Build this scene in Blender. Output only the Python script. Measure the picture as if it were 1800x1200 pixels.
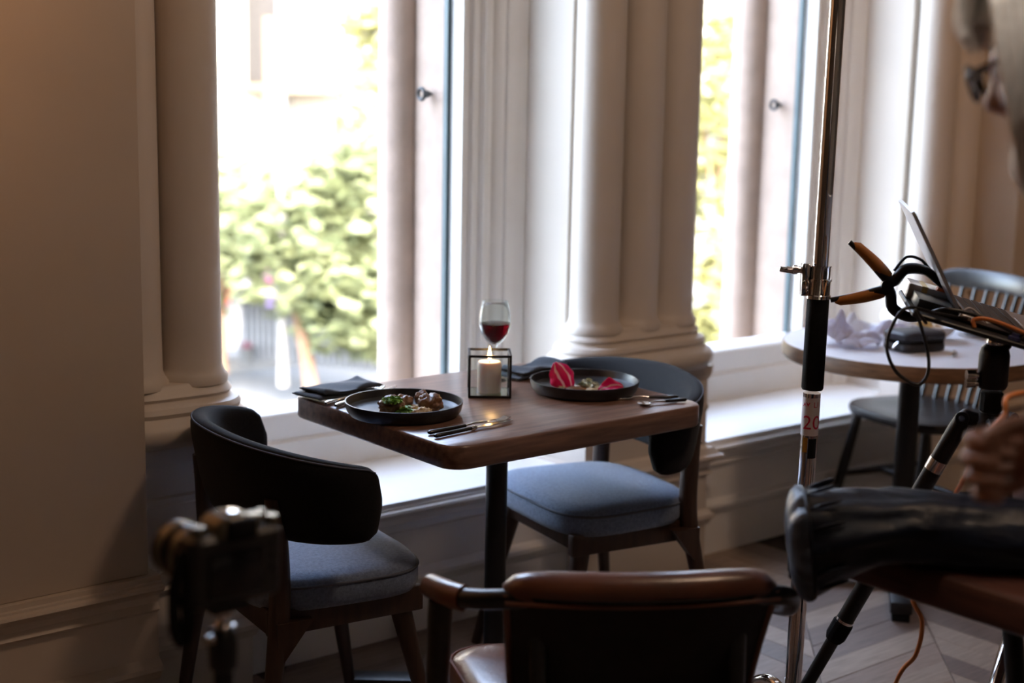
import bpy, bmesh, math, random
from mathutils import Vector, Matrix, noise
random.seed(7)
S = bpy.context.scene
for o in list(bpy.data.objects): bpy.data.objects.remove(o, do_unlink=True)
COL = S.collection
PI = math.pi
V = Vector
# ------------------------------------------------------------------ camera
FPX, PITCH, ROLL, YAW, CAMH = 2608.2, math.radians(9.959), math.radians(1.12), math.radians(39.257), 1.5
FW = V((math.sin(YAW)*math.cos(PITCH), math.cos(YAW)*math.cos(PITCH), -math.sin(PITCH)))
_rt = V((math.cos(YAW), -math.sin(YAW), 0)); _u = _rt.cross(FW)
RT = _rt*math.cos(ROLL) + _u*math.sin(ROLL); UP = -_rt*math.sin(ROLL) + _u*math.cos(ROLL)
CP = V((0, 0, CAMH))
cam = bpy.data.cameras.new('camera'); cam.sensor_width = 36; cam.lens = FPX/1800*36
cam.clip_start = .05; cam.clip_end = 500
cam.dof.use_dof = True; cam.dof.focus_distance = 3.1; cam.dof.aperture_fstop = 2.2
co = bpy.data.objects.new('camera', cam); COL.objects.link(co)
M3 = Matrix((RT, UP, -FW)).transposed()
co.matrix_world = Matrix.Translation(CP) @ M3.to_4x4()
S.camera = co
# ------------------------------------------------------------------ light
S.view_settings.view_transform = 'Standard'; S.view_settings.look = 'None'
S.view_settings.gamma = 1; S.view_settings.exposure = 0.3; S.view_settings.use_curve_mapping = False
w = bpy.data.worlds.new('sky'); S.world = w; w.use_nodes = True
nt = w.node_tree; nt.nodes.clear()
sky = nt.nodes.new('ShaderNodeTexSky'); sky.sky_type = 'NISHITA'; sky.sun_disc = False
sky.sun_elevation = math.radians(48); sky.sun_rotation = math.radians(200); sky.air_density = 1.0; sky.dust_density = 3.0
bg = nt.nodes.new('ShaderNodeBackground'); bg.inputs[1].default_value = 5.9
wo = nt.nodes.new('ShaderNodeOutputWorld')
hs = nt.nodes.new('ShaderNodeHueSaturation'); hs.inputs['Saturation'].default_value = .72
nt.links.new(sky.outputs[0], hs.inputs['Color']); nt.links.new(hs.outputs[0], bg.inputs[0]); nt.links.new(bg.outputs[0], wo.inputs[0])
sun = bpy.data.lights.new('sun', 'SUN'); sun.energy = 4; sun.angle = math.radians(.6); sun.color = (1, .95, .86)
so = bpy.data.objects.new('sun', sun); COL.objects.link(so)
so.rotation_euler = V((.35, .75, -.95)).to_track_quat('-Z', 'Y').to_euler()
def lamp(name, loc, aim, size, power, col):
    l = bpy.data.lights.new(name, 'AREA'); l.shape = 'DISK'; l.size = size; l.energy = power; l.color = col
    o = bpy.data.objects.new(name, l); COL.objects.link(o); o.location = loc
    o.rotation_euler = (V(aim)-V(loc)).to_track_quat('-Z', 'Y').to_euler(); return o
def spot(name, loc, aim, ang, power, col, size=.22):
    l = bpy.data.lights.new(name, 'SPOT'); l.spot_size = math.radians(ang); l.spot_blend = 1; l.energy = power; l.color = col; l.shadow_soft_size = size
    o = bpy.data.objects.new(name, l); COL.objects.link(o); o.location = loc
    o.rotation_euler = (V(aim)-V(loc)).to_track_quat('-Z', 'Y').to_euler(); return o
spot('room_spot', (.35, 1.2, 3.35), (.35, 3.0, 2.35), 58, 210, (1, .50, .22))
spot('room_spot', (1.0, 1.25, 3.35), (1.75, .95, 1.55), 26, 90, (1, .90, .80))  # unseen spot, added to brighten the leaning person's hair
lamp('ceiling_fill', (2.5, 1.1, 3.35), (2.7, 3.2, 1.0), .4, 14, (1, .70, .48))  # added fill, tilted at the window wall to lift the columns
spot('room_spot', (3.2, 0.2, 3.3), (5.0, 3.0, 1.7), 56, 60, (1, .55, .28))
lamp('ceiling_fill', (1.8, -2.6, 3.3), (1.8, -2.6, 0), .5, 12, (1, .70, .50))
# ------------------------------------------------------------------ helpers
def at(px, py, d): return CP + (FW + RT*((px-900)/FPX) - UP*((py-600)/FPX))*d
def onz(px, py, z):
    r = FW + RT*((px-900)/FPX) - UP*((py-600)/FPX); return CP + r*((z-CAMH)/r.z)
def new(name, bm, mat, parent=None, smooth=35, kind=None):
    bmesh.ops.recalc_face_normals(bm, faces=bm.faces)
    me = bpy.data.meshes.new(name); bm.to_mesh(me); bm.free()
    me.materials.append(mat)
    if smooth:
        me.shade_smooth()
        if smooth < 180: me.set_sharp_from_angle(angle=math.radians(smooth))
    o = bpy.data.objects.new(name, me); COL.objects.link(o)
    if parent: o.parent = parent
    if kind: o['kind'] = kind
    return o
def thing(name, label, cat, loc=(0, 0, 0), rot=(0, 0, 0), group=None, mat=None):
    o = bpy.data.objects.new(name, None); COL.objects.link(o); o.empty_display_size = .05
    o.location = loc; o.rotation_euler = rot
    if mat is not None: o.matrix_world = mat
    tag(o, label, cat, group); return o
def tag(o, label, cat, group=None):
    o['label'] = label; o['category'] = cat
    if group: o['group'] = group
    return o
def struct(o): o['kind'] = 'structure'; return o
def box(bm, c, s, m=None, bev=0, seg=2):
    r = bmesh.ops.create_cube(bm, size=1)
    vs = r['verts']
    bmesh.ops.scale(bm, vec=s, verts=vs)
    if bev:
        es = list({e for v in vs for e in v.link_edges})
        g = bmesh.ops.bevel(bm, geom=es, offset=bev, segments=seg, affect='EDGES', profile=.5)
        vs = list({v for f in g['faces'] for v in f.verts} | {v for v in vs if v.is_valid})
        fs = set(); st = list(vs); vs = set(vs)
        while st:
            v = st.pop()
            for e in v.link_edges:
                o = e.other_vert(v)
                if o not in vs: vs.add(o); st.append(o)
        vs = list(vs)
    if m is not None: bmesh.ops.transform(bm, matrix=m, verts=vs)
    bmesh.ops.translate(bm, vec=c, verts=vs)
    return bm
def B(): return bmesh.new()
def frame(d):
    d = V(d).normalized(); a = V((0, 0, 1)) if abs(d.z) < .9 else V((1, 0, 0))
    x = d.cross(a).normalized(); return x, d.cross(x).normalized()
def tube(bm, pts, rad, n=10, cap=True, sq=None):
    """swept tube; rad is a number or a list; sq=(sx,sy) flattens the section; a section frame is carried along"""
    pts = [V(p) for p in pts]; k = len(pts)
    if not isinstance(rad, (list, tuple)): rad = [rad]*k
    rings = []; x = None
    for i, p in enumerate(pts):
        d = (pts[min(i+1, k-1)]-pts[max(i-1, 0)]).normalized()
        if x is None: x, y = frame(d)
        else:
            x = (x - d*x.dot(d)).normalized(); y = d.cross(x)
        ax, ay = sq or (1, 1)
        rings.append([bm.verts.new(p + (x*math.cos(2*PI*j/n)*ax + y*math.sin(2*PI*j/n)*ay)*rad[i]) for j in range(n)])
    for a, b in zip(rings, rings[1:]):
        for j in range(n): bm.faces.new((a[j], a[(j+1) % n], b[(j+1) % n], b[j]))
    if cap:
        bm.faces.new(rings[0][::-1]); bm.faces.new(rings[-1])
    return bm
def spline(pts, m=6):
    pts = [V(p) for p in pts]; out = []
    P = [pts[0]*2-pts[1]] + pts + [pts[-1]*2-pts[-2]]
    for i in range(1, len(P)-2):
        a, b, c, d = P[i-1:i+3]
        for j in range(m):
            t = j/m
            out.append(.5*((2*b)+(c-a)*t+(2*a-5*b+4*c-d)*t*t+(3*b-a-3*c+d)*t**3))
    out.append(pts[-1]); return out
def lathe(bm, prof, n=32, c=(0, 0, 0), m=None, jit=None):
    rings = []
    for r, z in prof:
        if r < 1e-6: rings.append([bm.verts.new((0, 0, z))])
        else: rings.append([bm.verts.new((r*math.cos(2*PI*j/n), r*math.sin(2*PI*j/n), z)) for j in range(n)])
    for a, b in zip(rings, rings[1:]):
        for j in range(n):
            k = (j+1) % n
            if len(a) == 1 and len(b) == 1: continue
            if len(a) == 1: bm.faces.new((a[0], b[j], b[k]))
            elif len(b) == 1: bm.faces.new((a[j], a[k], b[0]))
            else: bm.faces.new((a[j], a[k], b[k], b[j]))
    vs = [v for r in rings for v in r]
    if m is not None: bmesh.ops.transform(bm, matrix=m, verts=vs)
    bmesh.ops.translate(bm, vec=c, verts=vs)
    return bm
def rod(bm, p0, p1, prof, n=16):
    """turned piece: prof = [(t along 0..1, radius)]"""
    p0, p1 = V(p0), V(p1); return tube(bm, [p0.lerp(p1, t) for t, r in prof], [r for t, r in prof], n)
def prism(bm, poly, a, b, axis='z'):
    """extrude a closed 2-D outline between a and b along an axis"""
    def P(u, v, t): return {'z': (u, v, t), 'x': (t, u, v), 'y': (u, t, v)}[axis]
    lo = [bm.verts.new(P(u, v, a)) for u, v in poly]; hi = [bm.verts.new(P(u, v, b)) for u, v in poly]
    n = len(poly)
    for i in range(n): bm.faces.new((lo[i], lo[(i+1) % n], hi[(i+1) % n], hi[i]))
    bm.faces.new(lo[::-1]); bm.faces.new(hi); return bm
def rings(bm, loops, close=True, cap=True):
    L = [[bm.verts.new(p) for p in l] for l in loops]; n = len(L[0])
    for a, b in zip(L, L[1:]):
        for j in range(n if close else n-1): bm.faces.new((a[j], a[(j+1) % n], b[(j+1) % n], b[j]))
    if cap: bm.faces.new(L[0][::-1]); bm.faces.new(L[-1])
    return bm
def rect(x0, x1, y0, y1, d=0): return [(x0-d, y0-d), (x1+d, y0-d), (x1+d, y1+d), (x0-d, y1+d)]
def stadium(x0, x1, yc, r, n=14):
    return [(x1+r*math.sin(PI*i/n), yc-r*math.cos(PI*i/n)) for i in range(n+1)] + [(x0-r*math.sin(PI*i/n), yc+r*math.cos(PI*i/n)) for i in range(n+1)]
def rrect(w, d, r, n=6, c=(0, 0)):
    out = []
    for cx, cy, a in ((w/2-r, d/2-r, 0), (-w/2+r, d/2-r, 90), (-w/2+r, -d/2+r, 180), (w/2-r, -d/2+r, 270)):
        for i in range(n+1):
            t = math.radians(a+90*i/n); out.append((c[0]+cx+r*math.cos(t), c[1]+cy+r*math.sin(t)))
    return out
def lumpy(bm, c, s, amp, fr, sub=3, seed=0):
    r = bmesh.ops.create_icosphere(bm, subdivisions=sub, radius=1)
    for v in r['verts']:
        k = 1+amp*noise.noise(v.co*fr+V((seed*7.3, seed, 3)))+amp*.5*noise.noise(v.co*fr*2.7+V((seed, 9, 3)))
        v.co = V((v.co.x*s[0]*k, v.co.y*s[1]*k, v.co.z*s[2]*k))+V(c)
    return bm
# ------------------------------------------------------------------ materials
def mat(name, col, rough=.6, metal=0, var=.12, scale=8, bump=0, bscale=None, stretch=None, sheen=0, coat=0, spec=.5, col2=None):
    m = bpy.data.materials.new(name); m.use_nodes = True
    n = m.node_tree.nodes; l = m.node_tree.links; p = n['Principled BSDF']
    p.inputs['Roughness'].default_value = rough; p.inputs['Metallic'].default_value = metal
    p.inputs['Specular IOR Level'].default_value = spec
    if sheen: p.inputs['Sheen Weight'].default_value = sheen; p.inputs['Sheen Roughness'].default_value = .5
    if coat: p.inputs['Coat Weight'].default_value = coat; p.inputs['Coat Roughness'].default_value = .15
    tc = n.new('ShaderNodeTexCoord'); mp = n.new('ShaderNodeMapping'); l.new(tc.outputs['Object'], mp.inputs[0])
    if stretch: mp.inputs['Scale'].default_value = stretch
    t = n.new('ShaderNodeTexNoise'); t.inputs['Scale'].default_value = scale; t.inputs['Detail'].default_value = 5
    l.new(mp.outputs[0], t.inputs[0])
    r = n.new('ShaderNodeValToRGB'); l.new(t.outputs[0], r.inputs[0])
    a = [max(0, c*(1-var)) for c in col]; b = list(col2) if col2 else [min(1, c*(1+var)) for c in col]
    r.color_ramp.elements[0].position = .3; r.color_ramp.elements[1].position = .7
    r.color_ramp.elements[0].color = (*a, 1); r.color_ramp.elements[1].color = (*b, 1)
    l.new(r.outputs[0], p.inputs['Base Color'])
    if bump:
        t2 = n.new('ShaderNodeTexNoise'); t2.inputs['Scale'].default_value = bscale or scale*6; t2.inputs['Detail'].default_value = 3
        l.new(mp.outputs[0], t2.inputs[0])
        bp = n.new('ShaderNodeBump'); bp.inputs['Strength'].default_value = bump; bp.inputs['Distance'].default_value = .004
        l.new(t2.outputs[0], bp.inputs['Height']); l.new(bp.outputs[0], p.inputs['Normal'])
    return m
def glassmat(name, tint, refl=.9):
    """thin clear pane: see-through with a Fresnel mirror"""
    m = bpy.data.materials.new(name); m.use_nodes = True; n = m.node_tree.nodes; l = m.node_tree.links; n.clear()
    o = n.new('ShaderNodeOutputMaterial'); mx = n.new('ShaderNodeMixShader'); tr = n.new('ShaderNodeBsdfTransparent')
    g = n.new('ShaderNodeBsdfGlossy'); g.inputs['Roughness'].default_value = .02
    tr.inputs[0].default_value = (*tint, 1); lw = n.new('ShaderNodeLayerWeight'); lw.inputs[0].default_value = .12
    mu = n.new('ShaderNodeMath'); mu.operation = 'MULTIPLY'; mu.inputs[1].default_value = refl
    l.new(lw.outputs['Fresnel'], mu.inputs[0]); l.new(mu.outputs[0], mx.inputs[0])
    l.new(tr.outputs[0], mx.inputs[1]); l.new(g.outputs[0], mx.inputs[2]); l.new(mx.outputs[0], o.inputs[0]); return m
def emit(name, col, s):
    m = bpy.data.materials.new(name); m.use_nodes = True; p = m.node_tree.nodes['Principled BSDF']
    p.inputs['Base Color'].default_value = (*col, 1); p.inputs['Emission Color'].default_value = (*col, 1)
    p.inputs['Emission Strength'].default_value = s; return m
K = {}
K['paint'] = mat('wall_paint', (.58, .485, .395), .55, var=.04, scale=3, bump=.08, bscale=60)
K['sill'] = mat('sill_paint', (.82, .80, .77), .4, var=.03, scale=4)
K['frame'] = mat('frame_paint', (.72, .70, .67), .45, var=.03, scale=4)
K['column'] = mat('column_paint', (.62, .55, .48), .5, var=.04, scale=3, bump=.05, bscale=40)
K['stone'] = mat('pink_sandstone', (.35, .265, .215), .85, var=.1, scale=14, bump=.3, bscale=90)
K['ceil'] = mat('ceiling_paint', (.6, .55, .5), .8, var=.03)
K['room'] = mat('room_paint', (.32, .26, .21), .8, var=.05)
K['walnut'] = mat('walnut_top', (.165, .088, .064), .30, var=.4, scale=5, stretch=(1.2, 14, 14), bump=.06, bscale=30, col2=(.25, .142, .10))
K['walnut_edge'] = mat('walnut_edge', (.10, .05, .03), .5, var=.35, scale=6, stretch=(1.2, 14, 14))
K['darkwood'] = mat('stained_beech', (.042, .019, .011), .4, var=.3, scale=6, stretch=(12, 12, 1.2))
K['blackwood'] = mat('black_stained_wood', (.012, .010, .0095), .35, var=.3, scale=6, stretch=(3, 12, 12))
K['mahogany'] = mat('red_brown_wood', (.075, .028, .019), .35, var=.35, scale=5, stretch=(14, 1.2, 14))
K['fabric'] = mat('skylit_wool', (.155, .205, .31), .9, var=.25, scale=160, bump=.25, bscale=500, sheen=.3)  # seat cloth, the blue sky light on it put into the colour
K['fabric_shade'] = mat('shaded_wool', (.008, .0078, .0095), .9, var=.25, scale=160, bump=.2, bscale=500, sheen=.06, spec=.2)  # same cloth for the backrest, its shade put into the colour
K['piping'] = mat('piping_cord', (.10, .115, .15), .8, var=.1)
K['blackmetal'] = mat('black_steel', (.007, .007, .008), .42, 0, var=.15, scale=20, spec=.4)
K['blackplastic'] = mat('black_plastic', (.006, .006, .007), .35, var=.1, scale=20, spec=.4)
K['rubber'] = mat('black_foam_rubber', (.005, .005, .006), .8, var=.2, scale=90, spec=.25, bump=.15)
K['chrome'] = mat('chrome', (.78, .76, .75), .07, 1, var=.02)
K['steel'] = mat('polished_cutlery_steel', (.75, .73, .70), .14, 1, var=.03)
K['leather'] = mat('brown_leather', (.135, .048, .026), .3, var=.3, scale=10, bump=.12, bscale=120, coat=.15)
K['leatherdark'] = mat('shaded_leather', (.010, .006, .005), .85, var=.25, scale=30, bump=.1)  # brown leather painted near-black for the shade on the silhouetted back
K['thread'] = mat('pale_stitching', (.35, .26, .2), .8, var=.1)
K['glass'] = glassmat('clear_glass', (.96, .97, .96))
K['pane'] = glassmat('window_glass', (.97, .98, .98), .5)
# ================================================================== SETTING
PITCHX = 1.615                     # pier spacing along the window wall
AX = [1.465, 3.08, 4.695]          # pier axes
RX0, RX1, RY0, HC = -3.0, 7.5, -4.6, 3.5
bm = box(B(), ((RX0+RX1)/2, (RY0+3.4)/2, -.06), (RX1-RX0, 3.4-RY0, .10)); floor = struct(new('floor', bm, mat('floor_joint', (.07, .055, .045), .8), smooth=0))
struct(new('ceiling', box(B(), ((RX0+RX1)/2, (RY0+3.6)/2, HC+.05), (RX1-RX0, 3.6-RY0, .1)), K['ceil'], smooth=0))
struct(new('wall_back', box(B(), ((RX0+RX1)/2, RY0-.05, HC/2), (RX1-RX0, .1, HC)), K['room'], smooth=0))
struct(new('wall_left', box(B(), (RX0-.05, (RY0+3.6)/2, HC/2), (.1, 3.6-RY0, HC)), K['room'], smooth=0))
struct(new('wall_right', box(B(), (RX1+.05, (RY0+3.6)/2, HC/2), (.1, 3.6-RY0, HC)), K['room'], smooth=0))
# chevron floor: mitred boards, spines along (1,1)
PL = [mat('plank_tone', c, .42, var=.22, scale=5, stretch=(2, 22, 1), bump=.08, bscale=40) for c in
      ((.26, .185, .145), (.20, .15, .12), (.30, .225, .175), (.165, .12, .10), (.235, .18, .15))]
band, pw = .343, .092; stp = pw*math.sqrt(2)
s2 = 1/math.sqrt(2)
def nst(n, s): return V(((s+n)*s2, (s-n)*s2, 0))       # n across the spine, s along it
restbm = B(); count = 0
pmesh = {}
def plank_verts(b, s0, g=.0012):
    n0, n1 = .445-band*20+band*b, .445-band*20+band*(b+1)
    sg = 1 if b % 2 == 0 else -1
    q = [(n0+g, s0+g), (n1-g, s0+g+sg*band), (n1-g, s0+stp-g+sg*band), (n0+g, s0+stp-g)]
    return [nst(*p) for p in q]
def in_view(p):
    d = p-CP; z = d.dot(FW)
    if z < .3: return False
    x = 900+FPX*d.dot(RT)/z; y = 600-FPX*d.dot(UP)/z
    return -30 < x < 1850 and y < 1240
for b in range(40):
    for k in range(-70, 90):
        q = plank_verts(b, k*stp)
        c = sum(q, V())/4
        if not (RX0 < c.x < RX1-.1 and RY0 < c.y < 3.3): continue
        vis = any(in_view(p) for p in q) and c.y < 3.22
        if vis and count < 290:
            par = b % 2
            key = (par, random.randrange(5))
            if key not in pmesh:
                m_ = B(); g0 = q[0]
                lo = [m_.verts.new(p-g0+V((0, 0, -.008))) for p in q]; hi = [m_.verts.new(p-g0+V((0, 0, .0))) for p in q]
                for i in range(4): m_.faces.new((lo[i], lo[(i+1) % 4], hi[(i+1) % 4], hi[i]))
                m_.faces.new(hi)
                me = bpy.data.meshes.new('plank'); bmesh.ops.recalc_face_normals(m_, faces=m_.faces); m_.to_mesh(me); m_.free(); me.materials.append(PL[key[1]]); pmesh[key] = me
            o = bpy.data.objects.new('plank', pmesh[key]); COL.objects.link(o); o.parent = floor
            o.location = q[0]+V((0, 0, random.uniform(-.0012, .0006))); count += 1
        elif c.y > -1.5 and c.x > -1:
            hi = [restbm.verts.new(p) for p in q]; restbm.faces.new(hi)
new('plank_field', restbm, PL[0], floor, smooth=0, kind='stuff')
# ---- dado below the windows: profile (y, z) run along X
prof = [(3.60, 0), (3.17, 0), (3.17, .132), (3.163, .137), (3.158, .150), (3.150, .158), (3.150, .170), (3.160, .178), (3.170, .186),
        (3.172, .292), (3.166, .298), (3.158, .303), (3.163, .309), (3.170, .318), (3.164, .335), (3.150, .347), (3.138, .352), (3.132, .358), (3.135, .364),
        (3.145, .367), (3.146, .372), (3.152, .374), (3.153, .385), (3.60, .385)]
struct(new('trim_1', prism(B(), prof, 1.42, 4.74, 'x'), K['sill'], smooth=25))
# left and right wall stretches stand 17 cm proud, same mouldings
dy = -.17
profL = [(y+dy if y < 3.5 else 3.62, z) for y, z in prof]
struct(new('baseboard_left', prism(B(), profL, RX0, 1.425, 'x'), K['paint'], smooth=25))
struct(new('baseboard_right', prism(B(), profL, 4.745, RX1, 'x'), K['paint'], smooth=25))
bmL = B(); box(bmL, ((RX0+1.405)/2, (3.0+3.62)/2, (.385+HC)/2), (1.405-RX0, .62, HC-.385), bev=.004)
struct(new('wall_front', bmL, K['paint'], smooth=25))
bmL = B(); box(bmL, ((RX1+4.76)/2, (2.98+3.62)/2, (.385+HC)/2), (RX1-4.76, .64, HC-.385), bev=.004)
struct(new('wall_front', bmL, K['paint'], smooth=25))
# ---- pier cores and wall above the windows
ZT = 2.75
b_ = B()
for i, a in enumerate(AX):
    box(b_, (a, 3.45, (.385+HC)/2), (.355, .30, HC-.385))
box(b_, (3.08, 3.45, (ZT+HC)/2), (3.3, .36, HC-ZT))
struct(new('wall_front', b_, K['column'], smooth=0))
# outer masonry: stone jambs and round shafts outside the glass, with wall below
for i, xa in enumerate(AX):
    jw = .365
    ww = struct(new('trim_2', box(B(), (xa, 3.755, 1.3), (jw*2, .19, 3.2), bev=.006), K['stone']))
    for sgn in (-1, 1):
        struct(new('trim_3', rod(B(), (xa+sgn*.383, 3.885, -.3), (xa+sgn*.383, 3.885, 3.0), [(0, .064), (.5, .063), (1, .062)], 24), K['stone']))
struct(new('wall_outer', box(B(), (2.9, 3.76, -.35), (12, .28, 1.7)), K['stone'], smooth=0))
struct(new('wall_outer', box(B(), (2.9, 3.72, 3.4), (12, .34, 1.3)), K['stone'], smooth=0))
for x0, x1 in ((RX0-1, 1.1), (5.06, RX1+1)):
    struct(new('wall_outer', box(B(), ((x0+x1)/2, 3.76, 1.4), (x1-x0, .28, 3.6)), K['stone'], smooth=0))
# ---- windows: timber frame with stepped mouldings, rails, glass
dk = mat('dark_gap', (.03, .055, .065), .5)  # dark strip set into the gap between frame and jamb
def window(i, c):
    h = .4475
    w_ = struct(thing('window_%d' % i, 'tall single-pane window', 'window', (c, 0, 0))); del w_['category']; del w_['label']
    for sg in (-1, 1):
        pl = [(h, 3.65), (h, 3.585), (h+.024, 3.585), (h+.027, 3.578), (h+.03, 3.570), (h+.052, 3.570), (h+.056, 3.562), (h+.060, 3.552), (h+.074, 3.548), (h+.080, 3.556), (h+.090, 3.556),
              (h+.096, 3.546), (h+.108, 3.538), (h+.122, 3.535), (h+.126, 3.524), (h+.142, 3.520), (h+.160, 3.512), (h+.172, 3.503), (h+.186, 3.500), (h+.20, 3.50), (h+.20, 3.65)]
        pl = [(sg*x, y) for x, y in pl]
        new('frame_post', prism(B(), pl, .385, ZT, 'z'), K['frame'], w_, smooth=28)
        new('gap_strip', box(B(), (sg*(h+.003), 3.653, 1.6), (.034, .020, 2.3)), dk, w_, smooth=0)
    rl = [(3.565, .385), (3.565, .478), (3.580, .486), (3.576, .496), (3.576, .556), (3.580, .562), (3.622, .578), (3.65, .578), (3.65, .385)]
    new('bottom_rail', prism(B(), rl, -h-.03, h+.03, 'x'), K['sill'], w_, smooth=28)
    new('top_rail', box(B(), (0, 3.60, ZT-.05), (2*h+.1, .09, .12), bev=.006), K['frame'], w_)
    new('glass_pane', box(B(), (0, 3.632, (.57+ZT)/2), (2*h, .006, ZT-.57)), K['pane'], w_, smooth=0)
    return w_
window(1, (AX[0]+AX[1])/2); window(2, (AX[1]+AX[2])/2)
# ---- engaged columns on their moulded bases and pedestals
baseprof = [(.074, .785), (.078, .775), (.090, .768), (.096, .758), (.090, .750), (.095, .744), (.112, .738), (.118, .726), (.114, .716), (.120, .710),
            (.134, .702), (.144, .686), (.143, .666), (.130, .652), (.122, .646)]
def column_group(a, xs, x0, x1, label):
    t = thing('column_cluster', label, 'column', (0, 0, 0), group=None)
    for x in xs:
        b = B(); lathe(b, [(.086, .775), (.087, .79), (.079, .80), (.0735, .815), (.0725, .90), (.071, 2.0), (.069, 3.3), (.069, HC)], 40, (x, 3.2, 0))
        new('shaft', b, K['column'], t, smooth=60)
    b = B()
    lp = [[(x, y, z) for x, y in stadium(x0, x1, 3.2, r)] for r, z in baseprof]
    rings(b, lp); new('moulded_base', b, K['column'], t, smooth=40)
    b = B(); e = .122
    pp = [(0, .0), (0, .132), (.007, .137), (.012, .150), (.020, .158), (.020, .170), (.010, .178), (0, .186), (-.002, .292), (.004, .298), (.012, .303), (.007, .309), (0, .318),
          (.006, .335), (.020, .347), (.032, .352), (.038, .358), (.035, .364), (.025, .367), (.020, .374), (.012, .385), (-.006, .392), (-.008, .50), (-.004, .506), (-.004, .52), (-.008, .526), (-.008, .60), (.0, .615), (.004, .646)]
    rings(b, [[(x, y, z) for x, y in rect(x0-.02-.085, x1+.02+.085, 3.2-.095, 3.3, d)] for d, z in pp])
    new('pedestal', b, K['column'], t, smooth=25)
    return t
column_group(AX[1], [2.925, 3.085, 3.235], 2.925, 3.235, 'three pale engaged columns on one moulded base between the two windows')
column_group(AX[0], [1.465, 1.62], 1.49, 1.62, 'brownish pair of shaded columns beside the left wall corner')
column_group(AX[2], [4.54, 4.695], 4.54, 4.66, 'warm-lit pair of columns at the right end behind the laptop')
# eye bolts in the stone jambs
for i, (p, lab) in enumerate(((V((2.705, 3.735, 0)), 'dark iron eye bolt in the stone jamb of the window behind the table'),
                              (V((4.32, 3.735, 0)), 'dark iron eye bolt in the stone jamb left of the chrome pole'))):
    z = (1.455, 1.43)[i]
    e = thing('eye_bolt', lab, 'bolt', (p.x, p.y, z))
    b = B(); tube(b, [(-.028+.017*math.sin(t*2*PI/16)*0, .017*math.cos(t*2*PI/16), .017*math.sin(t*2*PI/16)) for t in range(17)], .006, 8, False); new('ring', b, K['blackmetal'], e)
    b = B(); rod(b, (.02, 0, 0), (-.012, 0, 0), [(0, .005), (.7, .005), (.72, .011), (1, .011)], 12); new('shank', b, K['blackmetal'], e)
# ================================================================== DINING TABLE
TX0, TX1, TY0, TY1, TZ = 1.795, 2.555, 2.383, 3.036, .75
TC = ((TX0+TX1)/2, (TY0+TY1)/2)
def rim_slab(w, d, r, z0, z1, e=.006):
    b = B(); L = []
    for dz, ins in ((0, e), (e*.4, e*.3), (e, 0)): L.append([(x, y, z0+dz) for x, y in rrect(w-2*ins, d-2*ins, r-ins*.5)])
    for dz, ins in ((e, 0), (e*.4, e*.3), (0, e)): L.append([(x, y, z1-dz) for x, y in rrect(w-2*ins, d-2*ins, r-ins*.5)])
    return rings(b, L)
t = thing('dining_table', 'square walnut dining table laid for two by the window', 'table', (TC[0], TC[1], 0))
new('tabletop', rim_slab(TX1-TX0, TY1-TY0, .05, .697, TZ), K['walnut'], t, smooth=40)
b = B(); rod(b, (0, 0, .03), (0, 0, .685), [(0, .026), (1, .026)], 28); new('column', b, K['blackmetal'], t)
new('mounting_plate', box(B(), (0, 0, .692), (.34, .34, .01), bev=.003), K['blackmetal'], t)
for sx, sy in ((1, 1), (-1, 1), (1, -1), (-1, -1)):
    b = B(); L = math.hypot(.27, .23)
    m = Matrix.Rotation(math.atan2(.23*sy, .27*sx), 4, 'Z')
    box(b, V((.27*sx/2, .23*sy/2, .026)), (L, .06, .035), m, bev=.004); new('foot', b, K['blackmetal'], t)
# ================================================================== UPHOLSTERED CHAIRS
def superell(a, b_, n, k=48):
    out = []
    for i in range(k):
        t = 2*PI*i/k; c, s = math.cos(t), math.sin(t)
        out.append((a*abs(c)**(2/n)*(1 if c > 0 else -1), b_*abs(s)**(2/n)*(1 if s > 0 else -1)))
    return out
def seat_outline(f, dz=0):
    o = superell(.200*f, .226*f, 3.8, 64)
    return [(x+.035, y*(1+.06*x/.2)) for x, y in o]
def shell_point(u, v):
    """u across -1..1, v around the cross-section 0..1"""
    th = u*math.radians(104)
    a, bb = .180, .300
    end = max(0, (abs(u)-.86)/.14); rnd = math.sqrt(max(0, 1-end**2.4))
    top = .775-.055*abs(u)**1.6; bot = .562+.008*abs(u)
    mid = (top+bot)/2; hh = (top-bot)/2*(.30+.70*rnd); th_ = .026*(.45+.55*rnd)
    lean = .05
    ca, sa = math.cos(v*2*PI), math.sin(v*2*PI)
    k = 3.2
    cx = abs(ca)**(2/k)*(1 if ca > 0 else -1); sz = abs(sa)**(2/k)*(1 if sa > 0 else -1)
    z = mid+hh*sz
    out = th_*cx + lean*(z-mid)/.24*math.cos(th*.8)
    return V((.016-(a+out)*math.cos(th), (bb+out)*math.sin(th), z))
def shell_mesh():
    b = B(); nu, nv = 44, 24
    L = [[shell_point(-1+2*i/nu, j/nv) for j in range(nv)] for i in range(nu+1)]
    return rings(b, L)
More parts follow.
